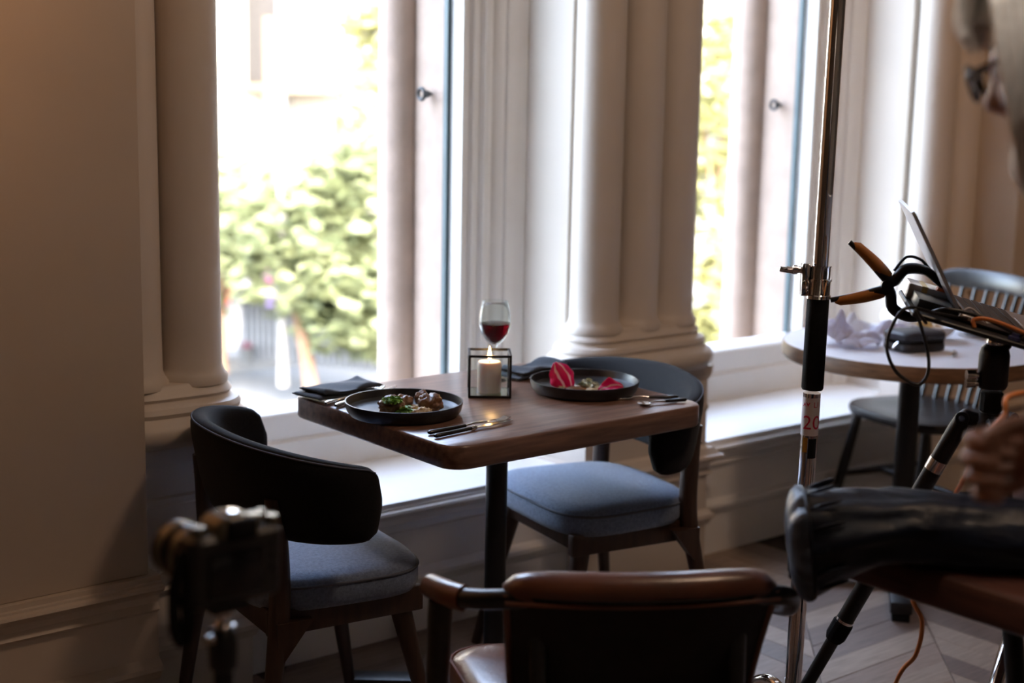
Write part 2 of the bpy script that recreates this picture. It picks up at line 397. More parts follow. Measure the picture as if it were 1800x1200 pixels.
def make_chair(label, loc, rz):
    c = thing('dining_chair', label, 'chair', loc, (0, 0, rz), 'upholstered chairs at the laid table')
    b = B(); L = []
    for f, z in ((.90, .405), (.97, .410), (1.0, .424), (1.0, .452), (.985, .466), (.95, .475), (.80, .482), (.5, .486), (.2, .488)): L.append([(x, y, z) for x, y in seat_outline(f)])
    seat = new('seat', rings(b, L), K['fabric'], c, smooth=60)
    o = [V((x, y, .4605)) for x, y in seat_outline(.997)]
    new('piping', tube(B(), o+[o[0], o[1]], .0032, 6, False), K['piping'], seat, smooth=180)
    back = new('backrest', shell_mesh(), K['fabric_shade'], c, smooth=60)
    for v_ in (.17, ):
        pts = [shell_point(-.93+1.86*i/40, v_)+V((0, 0, .001)) for i in range(41)]
        new('seam', tube(B(), pts, .0022, 6), K['piping'], back, smooth=180)
    # wooden frame
    for sy in (-1, 1):
        b = B(); ft = V((.215, .205*sy, 0)); tp = V((.165, .168*sy, .405))
        rod(b, ft+V((.035, .02*sy, 0)), tp, [(0, .013), (.5, .018), (.9, .024), (1, .022)], 14); new('leg', b, K['darkwood'], c)
        b = B(); pts = spline([(-.185, .245*sy, 0), (-.150, .228*sy, .25), (-.124, .208*sy, .42), (-.126, .204*sy, .56), (-.136, .206*sy, .660)], 6)
        n = len(pts); tube(b, pts, [.013+.010*min(1, i/(n*.45))-(.006*max(0, (i/n-.7)/.3)) for i in range(n)], 14)
        lg = new('leg', b, K['darkwood'], c)
        b = B(); rod(b, (-.136, .209*sy, .615), (-.146, .221*sy, .616), [(0, .005), (1, .004)], 10); new('screw', b, K['steel'], lg)
        b = B(); prism(b, [(-.14, .40), (-.14, .30), (-.06, .40)], .225*sy-.012, .225*sy+.012, 'y'); new('bracket', b, K['darkwood'], c, smooth=0)
        new('rail', box(B(), (.035, .192*sy, .388), (.36, .024, .055), bev=.004), K['darkwood'], c)
    for x in (-.13, .175): new('rail', box(B(), (x, 0, .388), (.024, .38, .055), bev=.004), K['darkwood'], c)
    return c
make_chair('dark upholstered chair left of the laid table, its back turned to us', (1.625, 2.735, 0), math.radians(-7))
make_chair('dark upholstered chair right of the laid table, nearest the clustered columns', (2.56, 2.745, 0), math.radians(170))
# ================================================================== ON THE TABLE
def z_on(px, py, z=TZ): return onz(px, py, z)
plate_prof = [(0, .004), (.112, .004), (.116, 0), (.122, 0), (.130, .010), (.1345, .028), (.1345, .031), (.1315, .031), (.127, .014), (.120, .0095), (.10, .008), (0, .008)]
K['plate'] = mat('black_stoneware', (.016, .016, .019), .38, var=.3, scale=60, bump=.05)
def make_plate(p, label):
    pl = new('dinner_plate', lathe(B(), plate_prof, 72), K['plate'], None, smooth=35); pl.location = p
    tag(pl, label, 'plate', 'black dinner plates'); return pl
PA = z_on(710, 727); PA = V((PA.x, PA.y, TZ+.0005)); PB = z_on(1027, 688); PB = V((PB.x, PB.y, TZ+.0005))
make_plate(PA, 'black rimmed plate of browned meat and herbs on the table left side')
make_plate(PB, 'black rimmed plate with pink radicchio on the table right side')
K['meat'] = mat('browned_meat', (.20, .085, .038), .38, var=.5, scale=30, bump=.5, bscale=60, col2=(.34, .18, .09))
K['cauli'] = mat('roast_cauliflower', (.62, .44, .20), .5, var=.3, scale=40, bump=.4, bscale=80, col2=(.75, .62, .40))
K['herb'] = mat('green_herb', (.10, .30, .02), .45, var=.5, scale=30, col2=(.28, .55, .08))
K['sauce'] = mat('pale_sauce', (.45, .36, .26), .3, var=.25, scale=60)
def pos_on(pl, px, py, dz=.008): q = onz(px, py, pl.z+dz); return V((q.x, q.y, pl.z+dz))
def lump(name, label, cat, c, s, m, seed, amp=.22, fr=1.6, grp=None):
    rn = random.Random(seed); b = lumpy(B(), (0, 0, s[2]*.86), s, amp*1.3, fr*1.5, 4, seed)
    for q in range(9):
        a = rn.uniform(0, 6.28); e = rn.uniform(-.1, .75); k = rn.uniform(.28, .46)
        lumpy(b, (s[0]*.72*math.cos(a)*math.cos(e), s[1]*.72*math.sin(a)*math.cos(e), max(s[2]*k, s[2]*(.86+.75*math.sin(e)))), (s[0]*k, s[1]*k, s[2]*k), .35, 2.2, 2, seed+q)
    o = new(name, b, m, None, smooth=180); o.location = c
    return tag(o, label, cat, grp)
lump('meat_piece', 'browned meat piece under chopped herbs, left on the left plate', 'meat', pos_on(PA, 688, 726), (.029, .027, .021), K['meat'], 3)
lump('meat_piece', 'smaller browned meat piece tucked behind the herb-topped one', 'meat', pos_on(PA, 709, 719), (.023, .020, .018), K['meat'], 5)
lump('meat_piece', 'large dark browned meat piece at the right of the left plate', 'meat', pos_on(PA, 756, 725), (.028, .026, .024), K['meat'], 8)
lump('meat_piece', 'knobbly browned meat piece with a pale tip, centre of the left plate', 'meat', pos_on(PA, 741, 714), (.016, .015, .020), K['meat'], 11)
lump('cauliflower_floret', 'golden roasted floret at the front of the left plate', 'vegetable', pos_on(PA, 743, 732), (.022, .018, .011), K['cauli'], 14, .35, 2.5)
lump('cauliflower_floret', 'small golden floret by the herbs in the plate middle', 'vegetable', pos_on(PA, 729, 728), (.012, .011, .011), K['cauli'], 17, .35, 2.5)
lump('cauliflower_floret', 'pale round floret perched on top of the meat', 'vegetable', pos_on(PA, 744, 706, .03)+V((0, 0, -.004)), (.007, .007, .0075), K['cauli'], 18, .2, 2)
def leafbunch(name, label, c, r, n, zh, m, size=.007, cat='herbs', seed=0):
    rnd = random.Random(seed); b = B()
    for i in range(n):
        a, q = rnd.uniform(0, 2*PI), r*math.sqrt(rnd.random())
        p = V((q*math.cos(a), q*math.sin(a), rnd.uniform(.1, 1)*zh*(1-.5*(q/r)**2)))
        R = Matrix.Rotation(rnd.uniform(0, 6.28), 3, 'Z') @ Matrix.Rotation(rnd.uniform(-.9, .9), 3, 'X') @ Matrix.Rotation(rnd.uniform(-.6, .6), 3, 'Y')
        s = size*rnd.uniform(.6, 1.2)
        sh = [(-1, 0, 0), (-.4, .45, .15), (.35, .5, .2), (1, 0, -.1), (.35, -.5, .2), (-.4, -.45, .15)]
        vs = [b.verts.new(p+R @ (V(q_)*s)) for q_ in sh]; b.faces.new(vs)
    o = new(name, b, m, None, smooth=0); o.location = c; o['kind'] = 'stuff'; o['label'] = label; o['category'] = cat; return o
leafbunch('chopped_herbs', 'bright green herbs heaped on the left meat piece', pos_on(PA, 690, 707, .038)+V((.0, 0, .0)), .020, 130, .013, K['herb'], .0075, seed=1)
leafbunch('chopped_herbs', 'green herbs scattered between the meat pieces', pos_on(PA, 717, 729), .026, 170, .020, K['herb'], .0075, seed=2)
leafbunch('chopped_herbs', 'small green sprig at the front left of the meat', pos_on(PA, 677, 733), .010, 22, .008, K['herb'], .006, seed=3)
o = new('sauce_pool', lathe(B(), [(0, .0022), (.02, .002), (.034, .0012), (.038, 0)], 28), K['sauce'], None); o.location = pos_on(PA, 660, 729)+V((0, 0, -.0005)); o.scale = (1.1, .7, 1)
tag(o, 'pale speckled sauce smeared at the left of the meat plate', 'sauce')
# radicchio
def radicchio_mat():
    m = bpy.data.materials.new('radicchio'); m.use_nodes = True; n = m.node_tree.nodes; l = m.node_tree.links; p = n['Principled BSDF']
    p.inputs['Roughness'].default_value = .4; p.inputs['Subsurface Weight'].default_value = .0
    u = n.new('ShaderNodeUVMap'); wv = n.new('ShaderNodeTexWave'); wv.bands_direction = 'Y'; wv.inputs['Scale'].default_value = .72; wv.inputs['Distortion'].default_value = 5; wv.inputs['Detail'].default_value = 3; wv.inputs['Detail Scale'].default_value = 1.2
    r = n.new('ShaderNodeValToRGB'); l.new(u.outputs[0], wv.inputs[0]); l.new(wv.outputs[0], r.inputs[0])
    r.color_ramp.elements[0].color = (.74, .008, .15, 1); r.color_ramp.elements[0].position = .80; r.color_ramp.elements[1].color = (.88, .60, .60, 1); r.color_ramp.elements[1].position = .95
    l.new(r.outputs[0], p.inputs['Base Color'])
    ad = n.new('ShaderNodeBsdfTranslucent'); l.new(r.outputs[0], ad.inputs[0]); mx = n.new('ShaderNodeMixShader'); mx.inputs[0].default_value = .35
    l.new(p.outputs[0], mx.inputs[1]); l.new(ad.outputs[0], mx.inputs[2]); l.new(mx.outputs[0], n['Material Output'].inputs[0]); return m
K['radi'] = radicchio_mat()
def leaf(label, c, L, W, rotm, curl, seed):
    b = B(); uvl = b.loops.layers.uv.new('UVMap'); nu, nv = 16, 14; g = {}
    for i in range(nu+1):
        for j in range(nv+1):
            u, v = i/nu, j/nv*2-1
            wd = W*(math.sin(PI*min(1, u*.86+.12))**.7)*(1+.06*math.sin(u*17+seed))
            x = u*L; y = v*wd/2; z = curl*(v*v)*wd*.9 + L*.35*math.sin(u*2.4)*.5 + .004*math.sin(9*u+5*v+seed)*abs(v)
            g[i, j] = (b.verts.new((x, y, z)), (u, j/nv))
    for i in range(nu):
        for j in range(nv):
            q = [g[i, j], g[i+1, j], g[i+1, j+1], g[i, j+1]]
            f = b.faces.new([a[0] for a in q])
            for lp, a in zip(f.loops, q): lp[uvl].uv = a[1]
    me = bpy.data.meshes.new('radicchio_leaf'); b.to_mesh(me); b.free(); me.materials.append(K['radi']); me.shade_smooth()
    o = bpy.data.objects.new('radicchio_leaf', me); COL.objects.link(o)
    sd = o.modifiers.new('thick', 'SOLIDIFY'); sd.thickness = .0012; sd.offset = 0
    o.matrix_world = Matrix.Translation(c) @ rotm
    return tag(o, label, 'leaf')
def basis(x, z):
    x = V(x).normalized(); z = V(z); y = z.cross(x).normalized(); z = x.cross(y); return Matrix((x, y, z)).transposed().to_4x4()
leaf('big red radicchio leaf with white veins standing up on the right plate', pos_on(PB, 1000, 681, .014), .070, .062, basis(-RT*.45+V((0, 0, .75))+FW*.25, -FW+V((0, 0, .5))), -.35, 1)
leaf('smaller pink radicchio leaf lying at the right of the plate', pos_on(PB, 1052, 690, .012), .062, .042, basis(RT*1.0+V((0, 0, .16))-FW*.15, V((0, 0, 1))-FW*.9), .3, 5)
K['frisee'] = mat('pale_frisee', (.62, .64, .38), .5, var=.25, scale=30, col2=(.8, .82, .66))
leafbunch('frisee', 'pale frisee heaped between the radicchio leaves', pos_on(PB, 1034, 684, .012), .024, 90, .024, K['frisee'], .009, 'salad', 4)
leafbunch('frisee', 'few pale salad bits at the left of the radicchio', pos_on(PB, 985, 684, .009), .014, 25, .010, K['frisee'], .007, 'salad', 6)
lump('meat_piece', 'glossy brown meat slice at the front of the radicchio plate', 'meat', pos_on(PB, 1012, 690), (.034, .022, .009), mat('glazed_meat', (.10, .04, .018), .2, var=.5, scale=20, bump=.2, col2=(.26, .12, .05)), 21, .15)
lump('meat_piece', 'amber brown slice beside the pink radicchio leaf', 'meat', pos_on(PB, 1040, 691), (.020, .016, .007), K['cauli'], 23, .2)
# napkins: folded cloth
K['napkin'] = mat('navy_linen', (.018, .028, .045), .75, var=.25, scale=60, bump=.25, bscale=420, sheen=.12)
def napkin(label, corner, ux, uy, wx, wy, layers, seed):
    n_ = thing('napkin', label, 'napkin', corner, (0, 0, math.atan2(ux[1], ux[0])), 'folded napkins'); rnd = random.Random(seed)
    z = .001
    for k in range(layers):
        nu, nv = 30, 16; th = .008; sh = (.0, .012, -.006)[k % 3]
        def P(u, v, top):
            x = u*wx*(1-.05*k)+sh; y = v*wy*(1-.08*k)-.004*k
            zz = z + (.008+.005*math.sin(u*5.2+k*1.8+.6)*(.4+v) + .005*math.sin(u*9+v*3+seed))*(1 if top else .55)*(.6+.4*k) + (th if top else 0)
            e = min(u, 1-u)*14; e2 = min(v, 1-v)*9
            r = math.sqrt(max(0, 1-max(0, 1-min(e, e2))**2))
            m = z+.010*(.6+.4*k)*.7+th*.5
            return V((x, y, max(.0006, m+(zz-m)*(.25+.75*r))))
        b = B(); top = [[b.verts.new(P(i/nu, j/nv, True)) for j in range(nv+1)] for i in range(nu+1)]; bot = [[b.verts.new(P(i/nu, j/nv, False)) for j in range(nv+1)] for i in range(nu+1)]
        for i in range(nu):
            for j in range(nv):
                b.faces.new((top[i][j], top[i+1][j], top[i+1][j+1], top[i][j+1])); b.faces.new((bot[i][j], bot[i][j+1], bot[i+1][j+1], bot[i+1][j]))
        for i in range(nu): b.faces.new((top[i][0], bot[i][0], bot[i+1][0], top[i+1][0])); b.faces.new((top[i][nv], top[i+1][nv], bot[i+1][nv], bot[i][nv]))
        for j in range(nv): b.faces.new((top[0][j], top[0][j+1], bot[0][j+1], bot[0][j])); b.faces.new((top[nu][j], bot[nu][j], bot[nu][j+1], top[nu][j+1]))
        new('folded_layer', b, K['napkin'], n_, smooth=70); z += .010
    return n_
q0 = z_on(562, 710); q1 = z_on(664, 692); d = q1-q0
napkin('folded navy napkin at the table left end beside the meat plate', V((q0.x, q0.y, TZ)), (d.x, d.y), None, d.length+.01, .105, 2, 1)
q0 = z_on(912, 672); q1 = z_on(1030, 646); d = q1-q0
napkin('folded dark napkin behind the radicchio plate', V((q0.x, q0.y, TZ)), (d.x, d.y), None, .19, .085, 2, 4)
# cutlery
K['handle'] = mat('dark_handle', (.03, .028, .028), .25, .6, var=.1)
def cutlery(kind, label, p0, p1, z=TZ, dark=True, grp=None):
    """p0 handle end, p1 tip"""
    p0 = V((p0.x, p0.y, z)); p1 = V((p1.x, p1.y, z)); L = (p1-p0).length
    c = thing('table_'+kind, label, kind, p0, (0, 0, math.atan2(p1.y-p0.y, p1.x-p0.x)), grp)
    hl = L*.45; h = .0062
    b = B(); tube(b, [(0, 0, h), (.004, 0, h), (hl*.5, 0, h), (hl, 0, h)], [.0035, .0058, .0052, .0042], 12, sq=(1.15, .85)); new('handle', b, K['handle'] if dark else K['steel'], c, smooth=60)
    if kind == 'knife':
        b = B(); tube(b, [(hl, 0, h), (hl+.008, 0, h), (hl+.016, 0, h)], [.0048, .0066, .004], 12); new('bolster', b, K['steel'], c, smooth=60)
        b = B(); prism(b, [(hl+.012, -.005), (L*.7, -.009), (L*.9, -.009), (L*.985, -.003), (L, .006), (hl+.012, .006)], h-.001, h+.001); new('blade', b, K['steel'], c, smooth=30)
    elif kind == 'fork':
        b = B(); tube(b, spline([(hl, 0, h), (hl+L*.12, 0, h+.002), (L*.72, 0, h)], 4), .0032, 10, sq=(1.2, .7)); new('neck', b, K['steel'], c, smooth=60)
        b = B(); tube(b, [(L*.70, 0, h), (L*.75, 0, h-.001), (L*.80, 0, h-.002), (L*.83, 0, h-.002)], [.003, .009, .011, .0105], 14, sq=(1, .18)); hd = new('head', b, K['steel'], c, smooth=60)
        for k in range(4):
            y = (-1.5+k)*.0056; b = B(); tube(b, spline([(L*.81, y, h-.002), (L*.9, y, h-.0028), (L, y, h+.003)], 4), [.0021]*8+[.0012], 8); new('tine', b, K['steel'], c, smooth=60)
    else:
        b = B(); tube(b, [(hl, 0, h), (L*.7, 0, h+.002), (L*.76, 0, h)], [.004, .003, .004], 10, sq=(1.2, .7)); new('neck', b, K['steel'], c, smooth=60)
        b = B(); L1, L2 = [], []
        nu = 12
        for i in range(nu+1):
            u = i/nu; wd = .019*math.sin(PI*min(1, .08+u*.92))**.6+.0005; x = L*.745+u*L*.255
            L1.append([(x, wd*math.sin(t/10*PI-PI/2), h+.001-.006*math.cos(t/10*PI-PI/2)*math.sin(PI*u)) for t in range(11)])
        rings(b, L1, close=False, cap=False); o_ = new('bowl', b, K['steel'], c, smooth=180); md = o_.modifiers.new('t', 'SOLIDIFY'); md.thickness = .001
    return c
cutlery('fork', 'chrome fork behind the knife at the table front corner', z_on(753, 765), z_on(893, 738), grp=None)
cutlery('knife', 'dark-handled knife nearest the table front corner', z_on(764, 771), z_on(902, 742))
cutlery('fork', 'bright fork sticking out between the left napkin and plate', z_on(572, 713), z_on(672, 684), dark=False)
cutlery('knife', 'bright knife beside the left plate, its tip past the rim', z_on(590, 717), z_on(698, 682), dark=False)
cutlery('fork', 'steel fork with its tines to the radicchio plate', z_on(1192, 702), z_on(1078, 702))
cutlery('spoon', 'small steel spoon at the table right front edge', z_on(1206, 706), z_on(1122, 713))
cutlery('knife', 'thin dark knife at the table back between candle and napkin', z_on(893, 663), z_on(955, 651))
# candle lantern
cb = z_on(859.5, 692); lw = .098
la = thing('candle_lantern', 'open cube lantern of black wire and glass round the candle', 'lantern', (cb.x, cb.y, TZ), (0, 0, -YAW+.05))
r_ = .0028; hw = lw/2; hz = .104
for x in (-1, 1):
    for y in (-1, 1): new('upright', box(B(), (x*hw, y*hw, hz/2), (r_*2, r_*2, hz), bev=.0006), K['blackmetal'], la, smooth=0)
for z in (r_, hz-r_):
    for s_ in (-1, 1):
        new('edge_bar', box(B(), (0, s_*hw, z), (lw, r_*2, r_*2)), K['blackmetal'], la, smooth=0); new('edge_bar', box(B(), (s_*hw, 0, z), (r_*2, lw, r_*2)), K['blackmetal'], la, smooth=0)
for s_ in (-1, 1):
    new('glass_side', box(B(), (0, s_*hw, hz/2), (lw-.006, .0016, hz-.008)), K['glass'], la, smooth=0); new('glass_side', box(B(), (s_*hw, 0, hz/2), (.0016, lw-.006, hz-.008)), K['glass'], la, smooth=0)
new('mirror_base', box(B(), (0, 0, .004), (lw-.008, lw-.008, .003)), mat('pale_mirror', (.62, .68, .66), .12, 1, var=.02), la, smooth=0)
wax = mat('white_wax', (.86, .80, .74), .5, var=.03); wp = wax.node_tree.nodes['Principled BSDF']
wp.inputs['Subsurface Weight'].default_value = .25; wp.inputs['Subsurface Radius'].default_value = (1, .45, .25); wp.inputs['Subsurface Scale'].default_value = .012
ca = thing('pillar_candle', 'lit white pillar candle inside the cube lantern', 'candle', (cb.x, cb.y, TZ+.0056))
new('wax_body', lathe(B(), [(0, 0), (.0275, 0), (.029, .002), (.029, .070), (.0275, .0745), (.024, .0755), (.014, .0725), (0, .0715)], 40), wax, ca, smooth=60)
b = B(); tube(b, spline([(0, 0, .070), (.001, 0, .076), (.0025, 0, .080)], 3), .0009, 6); new('wick', b, K['rubber'], ca)
new('flame', lathe(B(), [(0, .077), (.0034, .081), (.0048, .087), (.0038, .096), (.0018, .106), (0, .113)], 16), emit('candle_flame', (1, .62, .22), 30), ca, smooth=180)
pl = bpy.data.lights.new('candle_light', 'POINT'); pl.energy = .22; pl.color = (1, .55, .2); pl.shadow_soft_size = .006
po = bpy.data.objects.new('candle_light', pl); COL.objects.link(po); po.location = (cb.x, cb.y, TZ+.120)
# wine glass
gp = z_on(868, 668); GSC = 1.1; gl = thing('wine_glass', 'stemmed glass half full of red wine behind the candle', 'glass', (gp.x, gp.y, TZ))
G = [(r*(GSC if z > .09 else 1), z) for r, z in [(0, 0), (.033, 0), (.034, .0015), (.02, .004), (.006, .009), (.0038, .02), (.0036, .06), (.0042, .084), (.010, .092), (.020, .102), (.031, .121), (.0365, .142), (.0372, .158), (.0345, .180), (.0295, .203), (.0285, .204), (.0335, .180), (.0362, .158), (.0355, .142), (.030, .1215), (.019, .1035), (.009, .094), (0, .0915)]]
new('glass_body', lathe(B(), G, 56), glassmat('crystal', (.95, .97, .96), .55), gl, smooth=180)
wn = bpy.data.materials.new('red_wine'); wn.use_nodes = True; pp = wn.node_tree.nodes['Principled BSDF']
pp.inputs['Transmission Weight'].default_value = 1; pp.inputs['Roughness'].default_value = 0; pp.inputs['IOR'].default_value = 1.34; pp.inputs['Base Color'].default_value = (.035, .0006, .002, 1)
new('wine', lathe(B(), [(r*GSC, z) for r, z in [(0, .0922), (.0088, .0945), (.0187, .104), (.0297, .1218), (.0352, .142), (.0358, .1475), (.0340, .1478), (0, .1478)]], 56), wn, gl, smooth=60)
# ================================================================== LEATHER ARMCHAIR (foreground, back to us)
fd = V((.547, .837, 0)); rd = V((.837, -.547, 0))          # facing, chair right
lc = V((1.59, 1.60, 0))                                     # under the middle of the back rail
LM = Matrix((rd, fd, V((0, 0, 1)))).transposed().to_4x4(); LM.translation = lc
ch = thing('leather_armchair', 'brown leather armchair in the foreground, its dark back to us', 'chair', mat=LM)
# bow rail: local x right, y forward
bow = spline([(-.325, .15, .668), (-.306, .105, .672), (-.262, .055, .681), (-.205, .028, .690), (-.1, .010, .698), (.1, .010, .698), (.205, .028, .690), (.250, .055, .676), (.264, .12, .635), (.250, .34, .580)], 7)
new('bow_rail', tube(B(), bow, .0165, 18), K['blackwood'], ch, smooth=60)
for s in (-1, 1):
    sl = [V((s*.331, .163, .6665)), V((s*.318, .132, .670)), V((s*.302, .098, .674)), V((s*.282, .074, .677))] if s < 0 else [V((.249, .352, .578)), V((.252, .30, .588)), V((.255, .25, .598)), V((.258, .20, .610))]
    sv = new('arm_sleeve', tube(B(), sl, [.0205, .0215, .0215, .0205], 20), K['leather'], ch, smooth=60)
    new('stitching', tube(B(), [p+V((0, 0, -.0225)) for p in sl[1:]], .002, 6), K['thread'], sv)
    b = B(); rod(b, *(((-.316, .128, .655), (-.330, .20, 0)) if s < 0 else ((.250, .33, .575), (.246, .37, 0))), [(0, .020), (.05, .021), (.5, .017), (1, .012)], 16); new('leg', b, K['blackwood'], ch)
    b = B(); rod(b, (s*.165, .05, .675), (s*.155, -.02, 0), [(0, .015), (.4, .016), (1, .011)], 16); new('leg', b, K['blackwood'], ch)
    new('side_rail', rod(B(), (s*.322 if s < 0 else .26, .16 if s < 0 else .33, .375), (s*.160, .02, .375), [(0, .014), (1, .014)], 12), K['blackwood'], ch)
# back sling: rolled top and a hanging panel
b = B(); nu = 26; L = []
for i in range(nu+1):
    u = -1+2*i/nu; e = math.sqrt(max(.02, 1-abs(u)**7)); x = u*.222; y0 = .012+.030*u*u; zt = .704
    L.append([(x, y0+.034*math.cos(t/16*2*PI)*e**.5*(1 if math.cos(t/16*2*PI) > 0 else 1), zt+.0+.031*math.sin(t/16*2*PI)*e) for t in range(16)])
roll = new('top_roll', rings(b, L), K['leather'], ch, smooth=60)
pts = [V((-.222+.444*i/20, .012+.030*(-1+2*i/20)**2-.035, .690)) for i in range(21)]
new('seam_welt', tube(B(), pts, .0035, 8), K['leather'], roll)
b = B(); f_, r_b = [], []
for k in range(13):
    z = .70-.33*k/12; wv = .218-.030*k/12; row_f, row_b = [], []
    for i in range(21):
        u = -1+2*i/20; y = .012+.030*u*u+.03*math.sin(PI*k/12)-.0*k-.02*(1-k/12)+(.07*(k/12)**1.5)
        row_f.append((u*wv, y-.03*(1-abs(u)**6)*(.6), z)); row_b.append((u*wv, y+.022, z))
    f_.append(row_f+row_b[::-1])
panel = new('back_panel', rings(b, f_), K['leatherdark'], ch, smooth=50)
for s in (-1, 1):
    new('edge_binding', tube(B(), [V((s*(.219-.030*k/12), .012+.030+.03*math.sin(PI*k/12)-.02*(1-k/12)+.07*(k/12)**1.5, .70-.33*k/12)) for k in range(13)], .006, 8), K['leather'], panel)
L = []
for ins, z in ((.03, .375), (.0, .385), (-.004, .41), (.006, .432), (.03, .442), (.10, .444), (.2, .436)):
    L.append([(x*(1+.18*(y/.25)), y+.24, z+.012*math.cos(x*6)) for x, y in rrect(.50-2*ins, .48-2*ins, max(.01, .075-ins*.4), 8)])
st = new('seat', rings(B(), L), K['leather'], ch, smooth=60)
new('piping', tube(B(), [V((x*(1+.18*(y/.25)), y+.24, .428+.012*math.cos(x*6))) for x, y in rrect(.497, .477, .072, 8)+rrect(.497, .477, .072, 8)[:2]], .004, 6, False), K['leather'], st)
# ================================================================== FRONT RIGHT TABLE
t = thing('side_table', 'dark red-brown wooden table at the right foreground under the black bag', 'table', (2.37, 1.12, 0))
new('tabletop', rim_slab(.86, .82, .05, .690, .75, .008), K['mahogany'], t, smooth=40)
b = B(); rod(b, (.16, -.05, .03), (.16, -.05, .68), [(0, .03), (1, .03)], 24); new('column', b, K['blackmetal'], t)
new('foot', box(B(), (.16, -.05, .02), (.5, .07, .03), bev=.004), K['blackmetal'], t); new('foot', box(B(), (.16, -.05, .02), (.07, .5, .03), bev=.004), K['blackmetal'], t)
new('mounting_plate', box(B(), (.16, -.05, .684), (.3, .3, .012), bev=.003), K['blackmetal'], t)
# ---- black nylon bag lying on it
K['nylon'] = mat('black_nylon', (.005, .008, .017), .42, var=.3, scale=20, bump=.6, bscale=26, spec=.28)
K['nylonlit'] = mat('lit_nylon_end', (.045, .065, .10), .42, var=.2, scale=20, bump=.3, bscale=30)  # lighter copy of the nylon, bluish light painted into the bag end
ba = V((1.84, 1.485, .772)); bpath = [V((0, 0, 0)), V((.085, 0, .030)), V((.20, 0, .036)), V((.34, 0, .030)), V((.48, 0, .024)), V((.62, 0, .018))]
ax = V((.70, -.714, 0)).normalized(); side = ax.cross(V((0, 0, 1))).normalized()
bagm = Matrix((ax, side*-1, V((0, 0, 1)))).transposed().to_4x4(); bagm.translation = ba
bag = thing('drawstring_bag', 'black nylon tube bag with gathered end lying on the right table', 'bag', mat=bagm)
def bagloop(x, ry, rz, cz, seed, amp=.006, floorz=None, lean=0):
    o = []
    for k in range(56):
        t = 2*PI*k/56; cr = noise.noise(V((math.cos(t)*2.2, math.sin(t)*2.2+seed, x*9)))+.6*noise.noise(V((math.cos(t)*6, math.sin(t)*6, x*26)))
        r = 1+amp*cr/.08
        z = cz+rz*math.sin(t)*r
        if floorz is not None: z = max(z, floorz+.0005)
        o.append((x+lean*math.sin(t), ry*math.cos(t)*r, z))
    return o
FZ = .7515-ba.z; bsp = spline(bpath, 6)
L = []
for i, p in enumerate(bsp):
    u = i/(len(bsp)-1)
    rz = .085-.024*min(1, u/.22)-.010*u; ry = .086-.016*u+.006*math.sin(u*9)
    L.append(bagloop(p.x, ry, rz, p.z, 0, .010, FZ if p.x > .125 else None, -.012*(1-u)))
new('bag_body', rings(B(), L), K['nylon'], bag, smooth=60)
L = []
for x, r in ((.0, 1.02), (-.010, 1.0), (-.020, .90), (-.028, .72), (-.032, .5), (-.030, .28), (-.022, .12)): L.append(bagloop(x, .088*r, .087*r, -.002, 5, .016, None, -.012*r))
new('gathered_end', rings(B(), L), K['nylonlit'], bag, smooth=60)
for k in range(12):
    a = PI/2+(k-5.5)*.42
    pts = [V((.004+.05*q-.012*math.sin(a), .088*math.cos(a+.05*q), .086*math.sin(a+.05*q)+.002+.020*q)) for q in (0, .4, .8, 1)]
    new('gather_fold', tube(B(), pts, [.001, .0035, .003, .001], 8), K['nylon'], bag, smooth=180)
new('hem_cord', tube(B(), [V((.002-.012*math.sin(2*PI*k/40), .0885*math.cos(2*PI*k/40), .0875*math.sin(2*PI*k/40))) for k in range(42)], .0035, 8, False), K['nylon'], bag)
b = B(); tube(b, spline([(.36, -.066, .045), (.42, -.082, .02), (.47, -.084, .0)], 5), .004, 8); new('strap', b, K['nylonlit'], bag)
pp_ = onz(1765, 917, .835)
pa = new('paper_sheet', rings(B(), [[(x, y, z+.004*math.sin(x*20)) for x, y in rrect(.15, .21, .003, 2)] for z in (0, .0012)]), mat('white_paper', (.75, .77, .84), .6, var=.03), None, smooth=0)
pa.matrix_world = Matrix.Translation(V((pp_.x+.085, pp_.y-.075, .832))) @ Matrix.Rotation(math.radians(-40), 4, 'Z') @ Matrix.Rotation(math.radians(-6), 4, 'X')
tag(pa, 'white sheet of paper lying over the black bag at the right edge', 'paper')
# ================================================================== CHROME STAND
b0 = at(1394, 1199, 3.12); tp = V((b0.x+.012, b0.y+.010, 0))
ps = thing('light_stand', 'tall chrome light stand with black foam grip in front of the second window', 'stand', (b0.x, b0.y, 0), (0, 0, -YAW))
def zat(py):
    lo, hi = -1, 3.5
    for _ in range(50):
        m = (lo+hi)/2; d = V((b0.x, b0.y, m))-CP
        if 600-FPX*d.dot(UP)/d.dot(FW) > py: lo = m
        else: hi = m
    return lo
# follows the slight lean of the photographed pole
lean = V((0.010, 0, 1)).normalized()
def pz(z): return V((lean.x*(z-.27), 0, z))
b = B(); rod(b, pz(.13), pz(zat(690)), [(0, .0175), (1, .0175)], 28); new('lower_tube', b, K['chrome'], ps)
b = B(); rod(b, pz(zat(520)), pz(3.0), [(0, .0155), (1, .0155)], 28); new('upper_tube', b, K['chrome'], ps)
b = B(); rod(b, pz(zat(684)), pz(zat(524)), [(0, .0205), (.02, .0222), (.98, .0222), (1, .0215)], 32); new('foam_grip', b, K['rubber'], ps)
z1, z0 = zat(466), zat(524)
b = B(); rod(b, pz(z0), pz(z1), [(0, .0245), (.10, .0245), (.12, .0225), (.52, .0225), (.53, .0245), (.60, .0245), (.61, .021), (.95, .021), (.96, .0225), (1, .0225)], 32); cl = new('clamp_collar', b, K['chrome'], ps, smooth=30)
